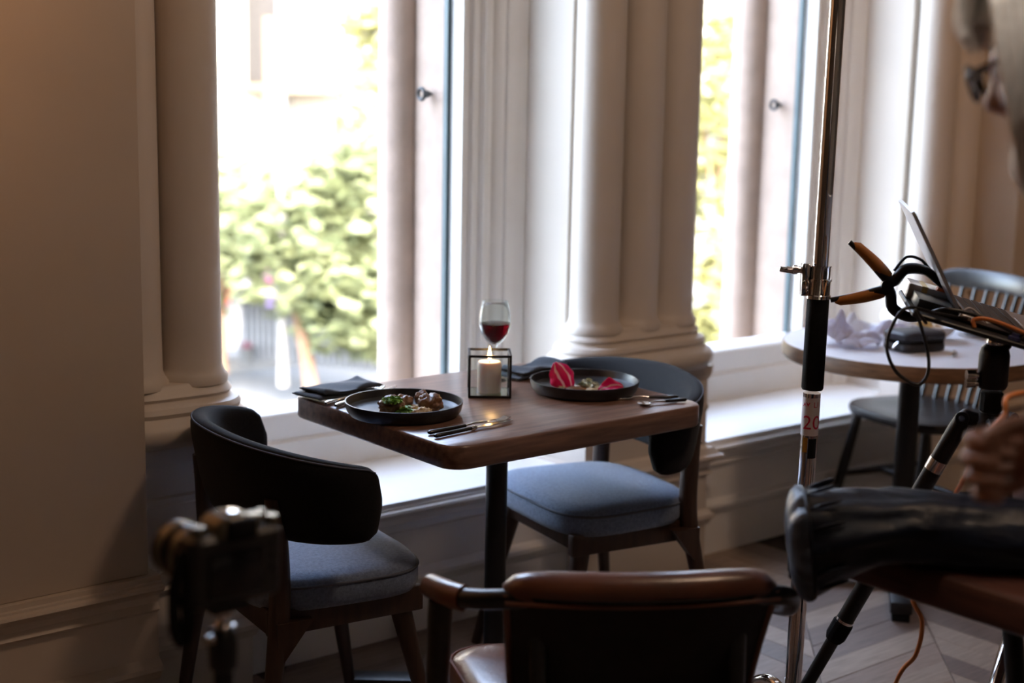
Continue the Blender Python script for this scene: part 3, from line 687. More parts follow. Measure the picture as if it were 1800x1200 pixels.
new('clamp_lug', box(B(), pz((z0+z1)/2+.005)+V((-.030, -.004, 0)), (.017, .022, (z1-z0)*.98), bev=.003), K['chrome'], cl)
zk = zat(474); b = B(); rod(b, pz(zk)+V((-.036, -.004, 0)), pz(zk)+V((-.068, -.006, 0)), [(0, .007), (.3, .007), (.35, .0095), (.6, .0095), (.65, .006), (1, .007)], 16); kb = new('wing_knob', b, K['chrome'], ps, smooth=30)
new('wing', box(B(), pz(zk)+V((-.068, -.006, -.001)), (.030, .006, .011), Matrix.Rotation(.15, 4, 'Y'), bev=.0025), K['chrome'], kb)
# sticker
za, zb = zat(763), zat(697)
lab = mat('white_label', (.72, .66, .66), .5, var=.03)
def patch(name, a0, a1, z0_, z1_, r, m, par, n=16):
    b = B(); L = []
    for z in (z0_, z1_):
        c = pz(z); L.append([(c.x+r*math.sin(a0+(a1-a0)*i/n), c.y-r*math.cos(a0+(a1-a0)*i/n), z) for i in range(n+1)])
    return new(name, rings(b, L, close=False, cap=False), m, par, smooth=180)
stk = patch('label_sticker', -2.0, 2.0, za, zb, .01785, lab, ps, 30)
red = mat('red_print', (.55, .015, .06), .5, var=.05)
def curved_text(txt, size, ang, z, par, r=.0182):
    cu = bpy.data.curves.new('t', 'FONT'); cu.body = txt; cu.size = size; cu.align_x = 'LEFT'; cu.resolution_u = 3
    o = bpy.data.objects.new('t', cu); COL.objects.link(o); dg = bpy.context.evaluated_depsgraph_get(); dg.update()
    me = bpy.data.meshes.new_from_object(o.evaluated_get(dg)); bpy.data.objects.remove(o)
    bm = bmesh.new(); bm.from_mesh(me); bmesh.ops.subdivide_edges(bm, edges=[e for e in bm.edges if e.calc_length() > size*.12], cuts=2)
    bmesh.ops.triangulate(bm, faces=bm.faces)
    for v in bm.verts:
        a = ang+v.co.x/r; zz = z+v.co.y; c = pz(zz); v.co = V((c.x+r*math.sin(a), c.y-r*math.cos(a), zz))
    return new('printed_text', bm, red, par, smooth=0)
curved_text('20', .041, -1.12, za+.014, stk)
curved_text('LI', .016, .05, zb-.019, stk)
for s, a in ((1, -.55), (-1, -1.0)):
    b = B(); z = zb-.0135; vs = []
    for dx, dz in ((-.0045, .0045*-s*-1), (.0045, .0045), (0, -.0045)) if s == 1 else ((-.0045, -.0045), (.0045, -.0045), (0, .0045)):
        aa = a+dx/.0182; c = pz(z+dz); vs.append(b.verts.new((c.x+.0182*math.sin(aa), c.y-.0182*math.cos(aa), z+dz)))
    b.faces.new(vs); new('printed_triangle', b, red, stk, smooth=0)
patch('tape', -.95, -.35, zat(792), zat(766), .0179, mat('amber_tape', (.45, .22, .02), .4), ps, 6)
patch('tape', -.25, .75, zat(802), zat(768), .0181, K['rubber'], ps, 8)
b = B(); zb2 = .232; rod(b, pz(zb2-.03), pz(zb2+.004), [(0, .026), (.8, .026), (1, .022)], 24); new('base_collar', b, K['chrome'], ps)
new('base_pin', tube(B(), spline([pz(zb2)+V((-.02, -.01, -.01)), pz(zb2)+V((-.034, -.012, .012)), pz(zb2)+V((-.036, -.012, .040))], 4), .0045, 8), K['chrome'], ps)
for k, a in enumerate((2.2, 4.3, 6.2)):
    d = V((math.cos(a), math.sin(a), 0)); h_ = .235-.045*k
    new('leg', tube(B(), spline([pz(h_)+d*.015, V((lean.x*(h_-.27), 0, h_))+d*.10, V((0, 0, .06))+d*.28, V((0, 0, .013))+d*.42], 6), .0125, 14), K['chrome'], ps, smooth=60)
# ================================================================== LAPTOP RIG
kx = V((.635, -.73, -.25)).normalized(); hy = V((.754, .656, 0)).normalized(); nz = kx.cross(hy).normalized(); hy = nz.cross(kx)
TM = Matrix((kx, hy, nz)).transposed().to_4x4(); TM.translation = V((2.256, 1.609, 1.100))
tr = thing('laptop_tray', 'thin black tray tilted on the tripod under the laptop', 'tray', mat=TM)
b = B(); rings(b, [[(x, y, z) for x, y in rrect(.46-2*i, .31-2*i, .012, 5, (.23, .155))] for i, z in ((.002, -.009), (0, -.007), (0, -.002), (.002, 0))]); new('tray_plate', b, K['blackmetal'], tr, smooth=30)
for x in (.05, .42): new('tray_slot', rings(B(), [[(a, c_, z) for a, c_ in rrect(.012, .10, .005, 4, (x, .155))] for z in (-.0001, .0006)]), K['rubber'], tr, smooth=0)
LMx = TM @ Matrix.Translation((.090, .055, .0008))
alu = mat('brushed_aluminium', (.55, .55, .57), .32, .85, var=.04, scale=30)
lp = thing('laptop', 'open silver laptop on the tilted tray at right', 'laptop', mat=LMx)
b = B(); rings(b, [[(x, y, z) for x, y in rrect(.215-2*i, .305-2*i, .010, 5, (.1075, .1525))] for i, z in ((.006, .001), (0, .006), (0, .013), (.001, .0145))]); bs = new('base', b, alu, lp, smooth=30)
keym = mat('dark_keys', (.02, .02, .022), .5)
new('keyboard_well', box(B(), (.072, .1525, .0147), (.105, .275, .0008)), keym, lp, smooth=0)
kme = None
for r in range(6):
    for c_ in range(14):
        p = (.026+r*.0182, .0245+c_*.0196, .0156)
        if kme is None:
            ko = new('key', box(B(), (0, 0, 0), (.0152, .0164, .0016)), mat('key_caps', (.045, .04, .038), .45), lp, smooth=0); kme = ko.data
        else:
            ko = bpy.data.objects.new('key', kme); COL.objects.link(ko); ko.parent = lp
        ko.location = p
new('trackpad', box(B(), (.167, .1525, .0146), (.068, .105, .0006)), alu, lp, smooth=0)
# lid hinged at x=0, leaning back
la_ = math.radians(132)
lm = Matrix.Translation((.004, .1525, .0135)) @ Matrix.Rotation(-la_, 4, 'Y')
def lid(name, w_, h_, z0_, z1_, m, par, r=.008, off=0):
    b = B(); rings(b, [[(x+h_/2+off, y, z) for x, y in rrect(h_, w_, r, 5)] for z in (z0_, z1_)]); bmesh.ops.transform(b, matrix=lm, verts=b.verts); return new(name, b, m, par, smooth=30)
scr = lid('lid', .305, .212, 0, .006, alu, lp)
lid('screen_bezel', .297, .204, -.0008, .0002, K['blackplastic'], scr, .006, .004)
lid('display', .28, .175, -.0012, -.0006, mat('dark_display', (.02, .02, .024), .15), scr, .002, .018)
new('hinge', rod(B(), (.004, .06, .014), (.004, .245, .014), [(0, .006), (1, .006)], 12), keym, lp)
# drive and card reader at the tray left end
def on_tray(x, y, z=0): return TM @ V((x, y, z))
def boxthing(name, label, cat, c, s, m, bev=.002, rot=0):
    o = new(name, box(B(), (0, 0, s[2]/2), s, bev=bev), m, None, smooth=30); o.matrix_world = TM @ Matrix.Translation(c) @ Matrix.Rotation(rot, 4, 'Z'); return tag(o, label, cat)
o = boxthing('hard_drive', 'black external drive block on the tray left of the laptop', 'drive', (.047, .12, .0005), (.072, .12, .020), K['blackplastic'])
o = boxthing('memory_reader', 'silver box with a gold band gripped by the spring clamp', 'reader', (.045, .235, .0005), (.085, .09, .030), alu, .003)
gb = new('gold_band', box(B(), (0, 0, .0155), (.014, .0912, .0312), bev=.003), mat('gold_band', (.55, .42, .2), .35, .6), o)
gb.location = (-.012, 0, 0)
# spring clamp gripping the tray left edge
cm = TM @ Matrix.Translation((-.006, .205, .012)) @ Matrix.Rotation(math.radians(0), 4, 'Z')
cp_ = thing('spring_clamp', 'black spring clamp with orange handles biting the tray edge', 'clamp', mat=cm)
K['orange'] = mat('orange_rubber', (.36, .13, .018), .5, var=.12)
def clamp_arm(sg):
    a = thing_part = None
    path = spline([(-.125, 0, sg*.060), (-.075, 0, sg*.035), (-.045, 0, sg*.018), (-.022, 0, -sg*.004*0+sg*.010), (-.006, 0, sg*.040), (.030, 0, sg*.048), (.062, 0, sg*.034), (.082, 0, sg*(.026 if sg > 0 else .022))], 6)
    n = len(path); rad = [.006+.007*min(1, i/(n*.35)) if i < n*.6 else .013-.007*((i/n-.6)/.4) for i in range(n)]
    body = new('jaw_arm', tube(B(), path, rad, 14, sq=(1.0, .85)), K['blackplastic'], cp_, smooth=60)
    gpath = [p+V((0, 0, sg*.0045)) for p in path[1:17]]
    new('handle_grip', tube(B(), gpath, [.0035]+[.0095+.003*math.sin(i/14*PI) for i in range(14)]+[.005], 12), K['orange'], body, smooth=60)
    e = path[-1]; new('jaw_pad', box(B(), (e.x-.006, 0, e.z-sg*.008), (.030, .022, .010), Matrix.Rotation(sg*.2, 4, 'Y'), bev=.003), mat('red_orange_pad', (.45, .10, .015), .5), body)
clamp_arm(1); clamp_arm(-1)
b = B(); rod(b, (-.030, -.014, 0), (-.030, .014, 0), [(0, .012), (1, .012)], 18); new('pivot', b, K['blackplastic'], cp_)
new('spring_wire', tube(B(), spline([(-.026, .004, .030), (-.012, .004, .062), (.014, .004, .066), (.036, .004, .054)], 6), .0028, 8), K['blackmetal'], cp_)
# cables
def cable(label, pts, r, m, name='cable', grp=None):
    o = new(name, tube(B(), spline(pts, 8), r, 10), m, None, smooth=180); return tag(o, label, 'cable', grp)
K['cab'] = mat('black_cable', (.012, .012, .013), .35); K['ocab'] = mat('orange_cable', (.62, .20, .05), .4, var=.06)
D0 = 2.66
loop = [on_tray(.10, .03, .012), on_tray(.04, -.004, .010), at(1594, 541, D0), at(1568, 573, D0), at(1559, 612, D0), at(1573, 650, D0), at(1600, 672, D0), at(1618, 674, D0), at(1631, 655, D0), at(1631, 620, D0), at(1618, 570, D0), at(1609, 545, D0), on_tray(.028, -.008, -.012)]
cable('black cable hanging in a loop below the tray corner', loop, .0032, K['cab'])
cable('black cable arching along the tray front edge', [on_tray(.035, .035, .004), on_tray(.06, .02, .020), on_tray(.12, .018, .024), on_tray(.20, .02, .012), on_tray(.27, .022, .012), on_tray(.33, .02, .008)], .0036, K['cab'])
cable('short black cable curled over the tray by the blue clip', [on_tray(.20, .008, .006), on_tray(.215, .006, .030), on_tray(.25, .006, .034), on_tray(.275, .01, .012)], .0042, K['cab'])
cable('grey cable rising beside the laptop hinge', [on_tray(.085, .045, .006), on_tray(.10, .05, .03), on_tray(.125, .052, .022), on_tray(.14, .046, .012)], .002, mat('grey_cable', (.5, .48, .46), .4))
cable('orange cable running along the tray front', [on_tray(.115, .014, .002), on_tray(.11, .016, .016), on_tray(.135, .016, .024), on_tray(.19, .020, .020), on_tray(.26, .012, .010), on_tray(.31, .008, .014), on_tray(.40, .010, .010), on_tray(.455, .02, .004), on_tray(.49, .03, -.03), on_tray(.50, .02, -.10)], .0042, K['ocab'])
cp2 = boxthing('cable_clip', 'bright blue plastic clip on the tray front edge', 'clip', (.288, -.006, -.028), (.034, .022, .036), mat('blue_plastic', (.01, .06, .45), .35), .004)
new('clip_screw', rod(B(), (0, -.011, .016), (0, -.02, .016), [(0, .006), (1, .006)], 12), K['blackplastic'], cp2)
new('lock_block', rod(B(), (-.10, .02, .029), (-.10, .02, .042), [(0, .011), (.5, .011), (.55, .007), (1, .007)], 14), mat('blue_steel', (.1, .12, .3), .3, .6), cp2)
# ---- tripod
ta = at(1747, 640, 2.78); ta = V((ta.x, ta.y, 0))
def zt(py):
    lo, hi = -1, 3.5
    for _ in range(50):
        m = (lo+hi)/2; d = V((ta.x, ta.y, m))-CP
        if 600-FPX*d.dot(UP)/d.dot(FW) > py: lo = m
        else: hi = m
    return lo
tp = thing('tripod', 'black tripod with ball head carrying the laptop tray', 'tripod', (ta.x, ta.y, 0))
zz = zt
b = B(); rod(b, (0, 0, zz(725)), (0, 0, zz(690)), [(0, .017), (1, .017)], 22); new('centre_column', b, K['blackmetal'], tp)
b = B(); rod(b, (0, 0, zz(682)), (0, 0, zz(604)), [(0, .024), (.08, .028), (.75, .028), (.9, .025), (1, .016)], 32); bh = new('ball_head', b, K['blackmetal'], tp, smooth=35)
b = B(); lumpy(b, (0, 0, zz(602)), (.017, .017, .017), 0, 1, 3); new('ball', b, K['chrome'], bh, smooth=180)
b = B(); rod(b, (0, 0, zz(600)), on_tray(.185, .10, -.012)-V((ta.x, ta.y, 0)), [(0, .010), (.7, .010), (.75, .024), (1, .024)], 20); new('head_plate', b, K['blackmetal'], bh, smooth=35)
for dx, zq, r in ((-.8, 660, .010), (-.8, 674, .009)):
    d = -RT.normalized(); d.z = 0; b = B(); rod(b, d*.024+V((0, 0, zz(zq))), d*.050+V((0, 0, zz(zq))), [(0, .006), (.3, .006), (.35, r), (1, r)], 16); new('lock_knob', b, K['steel'], bh, smooth=30)
b = B(); rod(b, (0, 0, zz(722)), (0, 0, zz(688)), [(0, .0195), (.06, .0215), (.94, .0215), (1, .019)], 12); new('column_lock', b, K['rubber'], tp, smooth=20)
b = B(); rod(b, (0, 0, zz(760)), (0, 0, zz(724)), [(0, .024), (.5, .024), (.6, .022), (.9, .020), (1, .02)], 24); new('spider', b, K['blackmetal'], tp, smooth=30)
zs = zz(738)
for k, ang in enumerate((111.5, 231.5, 351.5)):
    d = V((math.cos(math.radians(ang)), math.sin(math.radians(ang)), 0))
    q = V((-d.y, d.x, 0))
    hip = d*.047+V((0, 0, zs)); foot = d*.455
    b = B(); rod(b, d*.015+V((0, 0, zs-.004)), d*.045+V((0, 0, zs)), [(0, .014), (1, .015)], 14); new('hip_arm', b, K['blackmetal'], tp)
    b = B(); rod(b, hip-q*.018, hip+q*.018, [(0, .013), (1, .013)], 18); hp = new('hip_joint', b, K['blackmetal'], tp, smooth=30)
    b = B(); rod(b, hip-q*.0195, hip+q*.0195, [(0, .006), (1, .006)], 12); new('pivot_bolt', b, K['steel'], hp, smooth=30)
    def lerp(t): return hip.lerp(foot, t)
    b = B(); rod(b, lerp(.0), lerp(.52), [(0, .0155), (.06, .0175), (1, .0175)], 20); lg = new('leg', b, K['blackmetal'], tp)
    b = B(); rod(b, lerp(.50), lerp(.98), [(0, .0135), (1, .0125)], 18); new('lower_tube', b, K['blackmetal'], lg)
    b = B(); rod(b, lerp(.505), lerp(.555), [(0, .0175), (.1, .021), (.8, .021), (1, .017)], 14); new('twist_lock', b, K['rubber'], lg, smooth=20)
    b = B(); rod(b, lerp(.500), lerp(.506), [(0, .0185), (1, .0185)], 20); new('trim_ring', b, K['steel'], lg)
    b = B(); rod(b, lerp(.10), lerp(.125), [(0, .0182), (1, .0182)], 20); new('trim_ring', b, K['steel'], lg)
    b = B(); rod(b, lerp(.97), foot+V((0, 0, .002)), [(0, .014), (1, .016)], 16); new('rubber_foot', b, K['rubber'], lg)
# orange cable down to the hand and to the floor
HND = at(1748, 830, 1.78)
cable('orange cable passing from the tray edge down to the floor by the tripod', [on_tray(.47, .02, -.02), at(1800, 690, 2.3), at(1765, 730, 2.25), at(1722, 778, 2.3), at(1690, 850, 2.6), at(1640, 930, 2.82), at(1604, 1040, 2.74), at(1621, 1092, 2.74), at(1610, 1150, 2.77), at(1574, 1202, 2.80), V((2.22, 1.62, .16)), V((2.20, 1.66, .006)), V((2.30, 1.73, .005)), V((2.45, 1.70, .005))], .0042, K['ocab'])
# leaning chrome leg of a folding stand at the right
cs0, cs1 = at(1752, 1200, 2.75), at(1785, 1090, 2.85)
cd = (cs1-cs0).normalized(); fl = cs0-cd*(cs0.z/cd.z); tpz = cs0+cd*((.60-cs0.z)/cd.z)
fs = thing('folding_stand', 'small chrome folding stand whose leg leans beside the tripod leg', 'stand', (0, 0, 0))
new('leg', rod(B(), fl+V((0, 0, .004)), tpz, [(0, .0145), (1, .0145)], 18), K['chrome'], fs)
new('leg', rod(B(), V((fl.x+.52, fl.y+.06, .004)), V((tpz.x+.03, tpz.y, tpz.z)), [(0, .0145), (1, .0145)], 18), K['chrome'], fs)
new('leg', rod(B(), V((fl.x+.30, fl.y-.38, .004)), V((tpz.x+.02, tpz.y-.02, tpz.z)), [(0, .0145), (1, .0145)], 18), K['chrome'], fs)
new('hub', box(B(), V((tpz.x+.015, tpz.y-.005, tpz.z)), (.07, .06, .035), bev=.006), K['blackplastic'], fs)
# ================================================================== ROUND TABLE AND WHAT LIES ON IT
rc = V((3.679, 2.616, 0)); RR = .382
rt = thing('round_table', 'round pale-topped table with a wooden edge by the second window', 'table', rc)
new('tabletop', lathe(B(), [(0, .738), (RR-.003, .738), (RR-.003, .7505), (RR-.006, .752), (0, .752)], 80), mat('pale_laminate', (.74, .74, .78), .35, var=.04, scale=3), rt, smooth=30)
new('edge_band', lathe(B(), [(RR-.02, .706), (RR-.004, .706), (RR, .710), (RR, .748), (RR-.002, .7515), (RR-.004, .7515)], 80), mat('oak_edge', (.17, .085, .04), .45, var=.35, scale=14, stretch=(1, 1, 8)), rt, smooth=30)
new('underside', lathe(B(), [(0, .706), (RR-.02, .706), (RR-.02, .739), (0, .739)], 64), K['walnut_edge'], rt, smooth=30)
b = B(); rod(b, (0, 0, .03), (0, 0, .70), [(0, .032), (1, .032)], 28); new('column', b, K['blackmetal'], rt)
for a in (218.5, 38.5, 128.5, 308.5):
    a = math.radians(a); d = V((math.cos(a), math.sin(a), 0)); m = Matrix.Rotation(a, 4, 'Z')
    new('foot', box(B(), d*.165+V((0, 0, .042)), (.33, .062, .035), m, bev=.004), K['blackmetal'], rt)
    new('foot_pad', box(B(), d*.30+V((0, 0, .012)), (.05, .05, .024), m, bev=.003), K['rubber'], rt)
ZR = .7525
def onr(px, py): return onz(px, py, ZR)
def crumple(label, c, s, seed, m, sub=4):
    """a thin sheet bunched into creases and a peak"""
    b = B(); n_ = 34; g = []
    rnd = random.Random(seed); dirs = [(rnd.uniform(0, 6.28), rnd.uniform(2.2, 5.5), rnd.uniform(0, 6.28)) for _ in range(6)]
    for i in range(n_+1):
        row = []
        for j in range(n_+1):
            u, v = i/n_*2-1, j/n_*2-1
            r = math.sqrt(u*u+v*v)/1.25
            z = max(0, 1-r)**.75
            k = sum(abs(math.sin(f*(u*math.cos(a)+v*math.sin(a))+p))-.6 for a, f, p in dirs)/6
            z = z*(.75+.9*k)+.18*k*(1-.3*r)+.12
            w_ = .80+.20*math.cos(4*math.atan2(v, u))*r+.28*k*r
            row.append(b.verts.new((u*s[0]*1.2*w_, v*s[1]*1.2*w_, max(.001+.004*rnd.random(), z*s[2]*1.05))))
        g.append(row)
    for i in range(n_):
        for j in range(n_): b.faces.new((g[i][j], g[i+1][j], g[i+1][j+1], g[i][j+1]))
    o = new('crumpled_tissue', b, m, None, smooth=40); md = o.modifiers.new('t', 'SOLIDIFY'); md.thickness = .0008; md.offset = 1
    o.location = c; return tag(o, label, 'tissue', None)
def tissuemat(name, c):
    m = mat(name, c, .8, var=.05, scale=10, bump=.2); n = m.node_tree.nodes; l = m.node_tree.links
    t_ = n.new('ShaderNodeBsdfTranslucent'); t_.inputs[0].default_value = (*c, 1); mx = n.new('ShaderNodeMixShader'); mx.inputs[0].default_value = .5
    l.new(n['Principled BSDF'].outputs[0], mx.inputs[1]); l.new(t_.outputs[0], mx.inputs[2]); l.new(mx.outputs[0], n['Material Output'].inputs[0]); return m
tis = tissuemat('lilac_white_tissue', (.82, .82, .90))
crumple('peaked lilac-white tissue at the left of the round table', onr(1472, 604), (.056, .050, .088), 3, tis)
crumple('flat crumpled tissue at the front of the round table heap', onr(1512, 610), (.070, .052, .050), 9, tis)
crumple('bright white tissue at the back of the heap', onr(1500, 585), (.07, .05, .055), 12, tissuemat('white_tissue', (.88, .88, .9)))
crumple('folded white tissue between the heap and the black case', onr(1562, 592), (.075, .06, .050), 15, tis)
crumple('white tissue behind the black case beside the bowl', onr(1600, 578), (.055, .05, .060), 20, tissuemat('white_tissue', (.88, .88, .9)))
cs_ = onr(1606, 614)
cse = thing('zip_case', 'black zip-up case on the round table', 'case', cs_, (0, 0, -.25))
L = lambda z0_, z1_, i0: [[(x, y, z) for x, y in rrect(.155-2*i, .115-2*i, .025, 6)] for i, z in ((i0, z0_), (0, z0_+.006), (0, z1_-.006), (i0*.6, z1_))]
K['casef'] = mat('black_case_fabric', (.02, .02, .025), .5, var=.2, scale=80, bump=.15)
new('lower_half', rings(B(), L(0, .026, .008)), K['casef'], cse, smooth=50); new('lid', rings(B(), L(.030, .058, .012)), K['casef'], cse, smooth=50)
new('zip', rings(B(), [[(x, y, z) for x, y in rrect(.151, .111, .024, 6)] for z in (.024, .032)]), K['rubber'], cse, smooth=50)
new('zip_pull', box(B(), (-.086, -.02, .020), (.028, .008, .003), Matrix.Rotation(-.8, 4, 'Y'), bev=.001), K['steel'], cse)
china = mat('white_china', (.72, .71, .70), .2, var=.02)
def bowl(label, c, r, h):
    o = new('bowl', lathe(B(), [(0, .0), (r*.42, 0), (r*.46, .006), (r*.75, h*.45), (r, h), (r-.003, h+.001), (r*.72, h*.5), (r*.4, .012), (0, .010)], 48), china, None, smooth=60); o.location = c; return tag(o, label, 'bowl')
bc = onr(1640, 596); bowl('white bowl with leftovers behind the black case', bc, .072, .045)
lump('bread_piece', 'golden food scrap in the white bowl behind the case', 'food', bc+V((-.02, .02, .022)), (.025, .02, .022), mat('golden_crust', (.6, .38, .12), .6, var=.3, scale=30), 31, .25)
lump('bread_piece', 'pale bread scrap in the bowl beside the golden one', 'food', bc+V((.02, .01, .022)), (.02, .018, .012), mat('pale_crumb', (.7, .58, .42), .7, var=.2, scale=30), 33, .25)
bowl('shallow white bowl at the right of the round table behind the tripod', onr(1722, 588), .10, .035)
# small metal clasp on the table
tq = onr(1678, 627); ty = thing('screw_clip', 'tiny olive and silver screw clip on the round table', 'clip', tq, (0, 0, .4))
b = B(); rod(b, (-.014, 0, .005), (.014, 0, .005), [(0, .0032), (1, .0032)], 10); new('bar', b, mat('olive_metal', (.16, .18, .08), .4, .5), ty)
for x in (-.012, .012): new('end_nut', rod(B(), (x, -.004, .0062), (x, .004, .0062), [(0, .006), (1, .006)], 10), K['steel'], ty)
new('thumb_screw', rod(B(), (-.008, 0, .006), (-.010, 0, .020), [(0, .0025), (.6, .0025), (.62, .005), (1, .0045)], 10), K['steel'], ty)
# ================================================================== WINDSOR CHAIR
wc = thing('spindle_chair', 'black spindle-back wooden chair beyond the round table', 'chair', (4.14, 2.87, 0), (0, 0, math.radians(168)))
# local: faces +x
o_ = superell(.215, .225, 3.0, 48); L = []
for f, z in ((.90, .415), (.98, .420), (1.0, .432), (1.0, .440), (.985, .449), (.93, .452), (.6, .446), (.2, .444)): L.append([(x*f, y*f*(1+.10*x/.2), z) for x, y in o_])
new('seat', rings(B(), L), K['blackwood'], wc, smooth=50)
for sx in (-1, 1):
    for sy in (-1, 1):
        b = B(); rod(b, (sx*.15, sy*.16, .425), (sx*.225, sy*.215, 0), [(0, .014), (.4, .018), (.6, .017), (1, .011)], 14); new('leg', b, K['blackwood'], wc)
for sy in (-1, 1): b = B(); rod(b, (-.19, sy*.19, .20), (.19, sy*.19, .20), [(0, .009), (.5, .013), (1, .009)], 12); new('stretcher', b, K['blackwood'], wc)
b = B(); rod(b, (.02, -.19, .20), (.02, .19, .20), [(0, .009), (.5, .013), (1, .009)], 12); new('stretcher', b, K['blackwood'], wc)
def rail_pt(u): return V((-.285-.0+.045*u*u, u*.205, .86))
for k in range(9):
    u = -1+2*k/8; a = V((-.175+.05*u*u, u*.165, .445)); c = rail_pt(u*.93); c.z = .845
    new('spindle', rod(B(), a, c, [(0, .0075), (.4, .0095), (1, .0065)], 10), K['blackwood'], wc)
L = []
for i in range(25):
    u = -1.06+2.12*i/24; p = rail_pt(u); e = max(.25, (1-abs(u/1.08)**8))**.5
    L.append([p+V((.010*math.cos(t)*1.0 - .012*math.sin(t)*e*.5, 0, .034*math.sin(t)*e)) for t in [2*PI*q/14 for q in range(14)]])
new('crest_rail', rings(B(), L), K['blackwood'], wc, smooth=50)
# ================================================================== CAMERA ON TRIPOD (left foreground)
cx = (RT*.68+FW*.73); cx.z = .0; cx.normalize()          # body long axis
cz = V((0, 0, 1)); cy = cz.cross(cx)                      # lens axis points away and left
cc = at(404, 985, 1.80)
CM = Matrix((cx, cy, cz)).transposed().to_4x4(); CM.translation = cc
CM = CM @ Matrix.Rotation(math.radians(3), 4, 'Y')
cmr = thing('photo_camera', 'black mirrorless camera on a tripod at the left foreground, out of focus', 'camera', mat=CM)
K['cambody'] = mat('black_camera_shell', (.014, .013, .013), .38, var=.2, scale=80, bump=.1, spec=.6)
K['camtop'] = mat('lit_top_plate', (.16, .145, .11), .28, .6, var=.2, scale=20)  # warm lamp highlights painted into top plate, dials and lens rings
b = B(); rings(b, [[(x, y, z) for x, y in rrect(.132-2*i, .046-2*i, .014, 6)] for i, z in ((.005, -.048), (0, -.043), (0, .034), (.006, .041))]); body = new('body', b, K['cambody'], cmr, smooth=40)
b = B(); rings(b, [[(x, y+.012, z) for x, y in rrect(.034-2*i, .062-2*i, .012, 6, (.050, 0))] for i, z in ((.004, -.046), (0, -.042), (0, .026), (.006, .034))]); new('grip', b, K['rubber'], cmr, smooth=40)
b = B(); rings(b, [[(x, y, z) for x, y in rrect(w_, d_, .010, 5, (-.004, 0))] for w_, d_, z in ((.066, .050, .036), (.060, .050, .048), (.044, .046, .058), (.032, .040, .0605))]); vf = new('viewfinder_hump', b, K['camtop'], cmr, smooth=40)
new('hot_shoe', box(B(), (-.004, -.004, .0625), (.020, .020, .004), bev=.001), K['steel'], vf)
new('eyecup', box(B(), (-.004, -.028, .046), (.040, .014, .026), bev=.006), K['rubber'], vf)
for x, y, r, h, nm in ((.036, .002, .0105, .012, 'dial'), (.056, -.006, .0085, .009, 'dial'), (-.048, .0, .010, .008, 'dial'), (.058, .018, .006, .010, 'shutter_button')):
    b = B(); rod(b, (x, y, .038), (x, y, .042+h), [(0, r), (.1, r), (.15, r*1.05), (.9, r*1.05), (1, r*.85)], 20); new(nm, b, K['camtop'], body, smooth=30)
new('rear_screen', box(B(), (-.008, -.0245, -.008), (.078, .005, .056), bev=.002), mat('dark_screen', (.006, .006, .007), .2), cmr)
for z in (.020, .004, -.012): new('button', rod(B(), (.049, -.022, z), (.049, -.0255, z), [(0, .005), (1, .0045)], 14), K['cambody'], cmr)
lens = new('lens', lathe(B(), [(0, .0), (.030, 0), (.0315, .004), (.0315, .020), (.033, .022), (.033, .040), (.031, .042), (.031, .055), (.0345, .062), (.0345, .088), (.0325, .090), (.030, .084), (.024, .070), (0, .066)], 48, m=Matrix.Translation((-.006, .020, -.006)) @ Matrix.Rotation(-PI/2, 4, 'X')), K['cambody'], cmr, smooth=30)
for t in (.012, .048, .074): new('lens_ring', lathe(B(), [(.0325 if t != .074 else .0347, t-.006), (.0338 if t != .074 else .0356, t-.005), (.0338 if t != .074 else .0356, t+.005), (.0325 if t != .074 else .0347, t+.006)], 48, m=Matrix.Translation((-.006, .020, -.006)) @ Matrix.Rotation(-PI/2, 4, 'X')), K['camtop'], lens, smooth=30)
new('tripod_plate', box(B(), (-.010, 0, -.0525), (.052, .042, .009), bev=.002), K['blackmetal'], cmr)
new('strap', tube(B(), spline([(-.066, .0, .020), (-.076, .004, -.02), (-.073, .004, -.07), (-.064, .0, -.088), (-.060, -.004, -.060), (-.066, -.004, -.03)], 6), .0085, 8, sq=(.25, 1)), K['rubber'], cmr, smooth=60)
tc_ = V((cc.x, cc.y, 0))-cx*.012; th_ = cc.z-.0575
tp2 = thing('camera_tripod', 'black tripod column and legs under the blurred foreground camera', 'tripod', (tc_.x, tc_.y, 0))
b = B(); rod(b, (0, 0, th_), (0, 0, th_-.018), [(0, .018), (.2, .018), (.3, .007), (1, .006)], 20); new('neck', b, K['steel'], tp2, smooth=40)
b = B(); lumpy(b, (0, 0, th_-.026), (.012, .012, .012), 0, 1, 3); new('ball', b, K['steel'], tp2, smooth=180)
b = B(); rod(b, (0, 0, th_-.080), (0, 0, th_-.024), [(0, .012), (.1, .017), (.6, .018), (.9, .0165), (1, .013)], 28); new('ball_head', b, K['blackmetal'], tp2, smooth=40)
for a in (.5, 3.4): d = V((math.cos(a), math.sin(a), 0)); new('lock_knob', rod(B(), d*.014+V((0, 0, th_-.035)), d*.026+V((0, 0, th_-.034)), [(0, .004), (.3, .007), (1, .006)], 14), K['steel'], tp2, smooth=30)
new('column', rod(B(), (0, 0, .42), (0, 0, th_-.075), [(0, .0125), (1, .0125)], 20), K['blackmetal'], tp2)
new('spider', rod(B(), (0, 0, .50), (0, 0, .56), [(0, .022), (.2, .027), (.8, .027), (1, .02)], 20), K['blackmetal'], tp2, smooth=40)
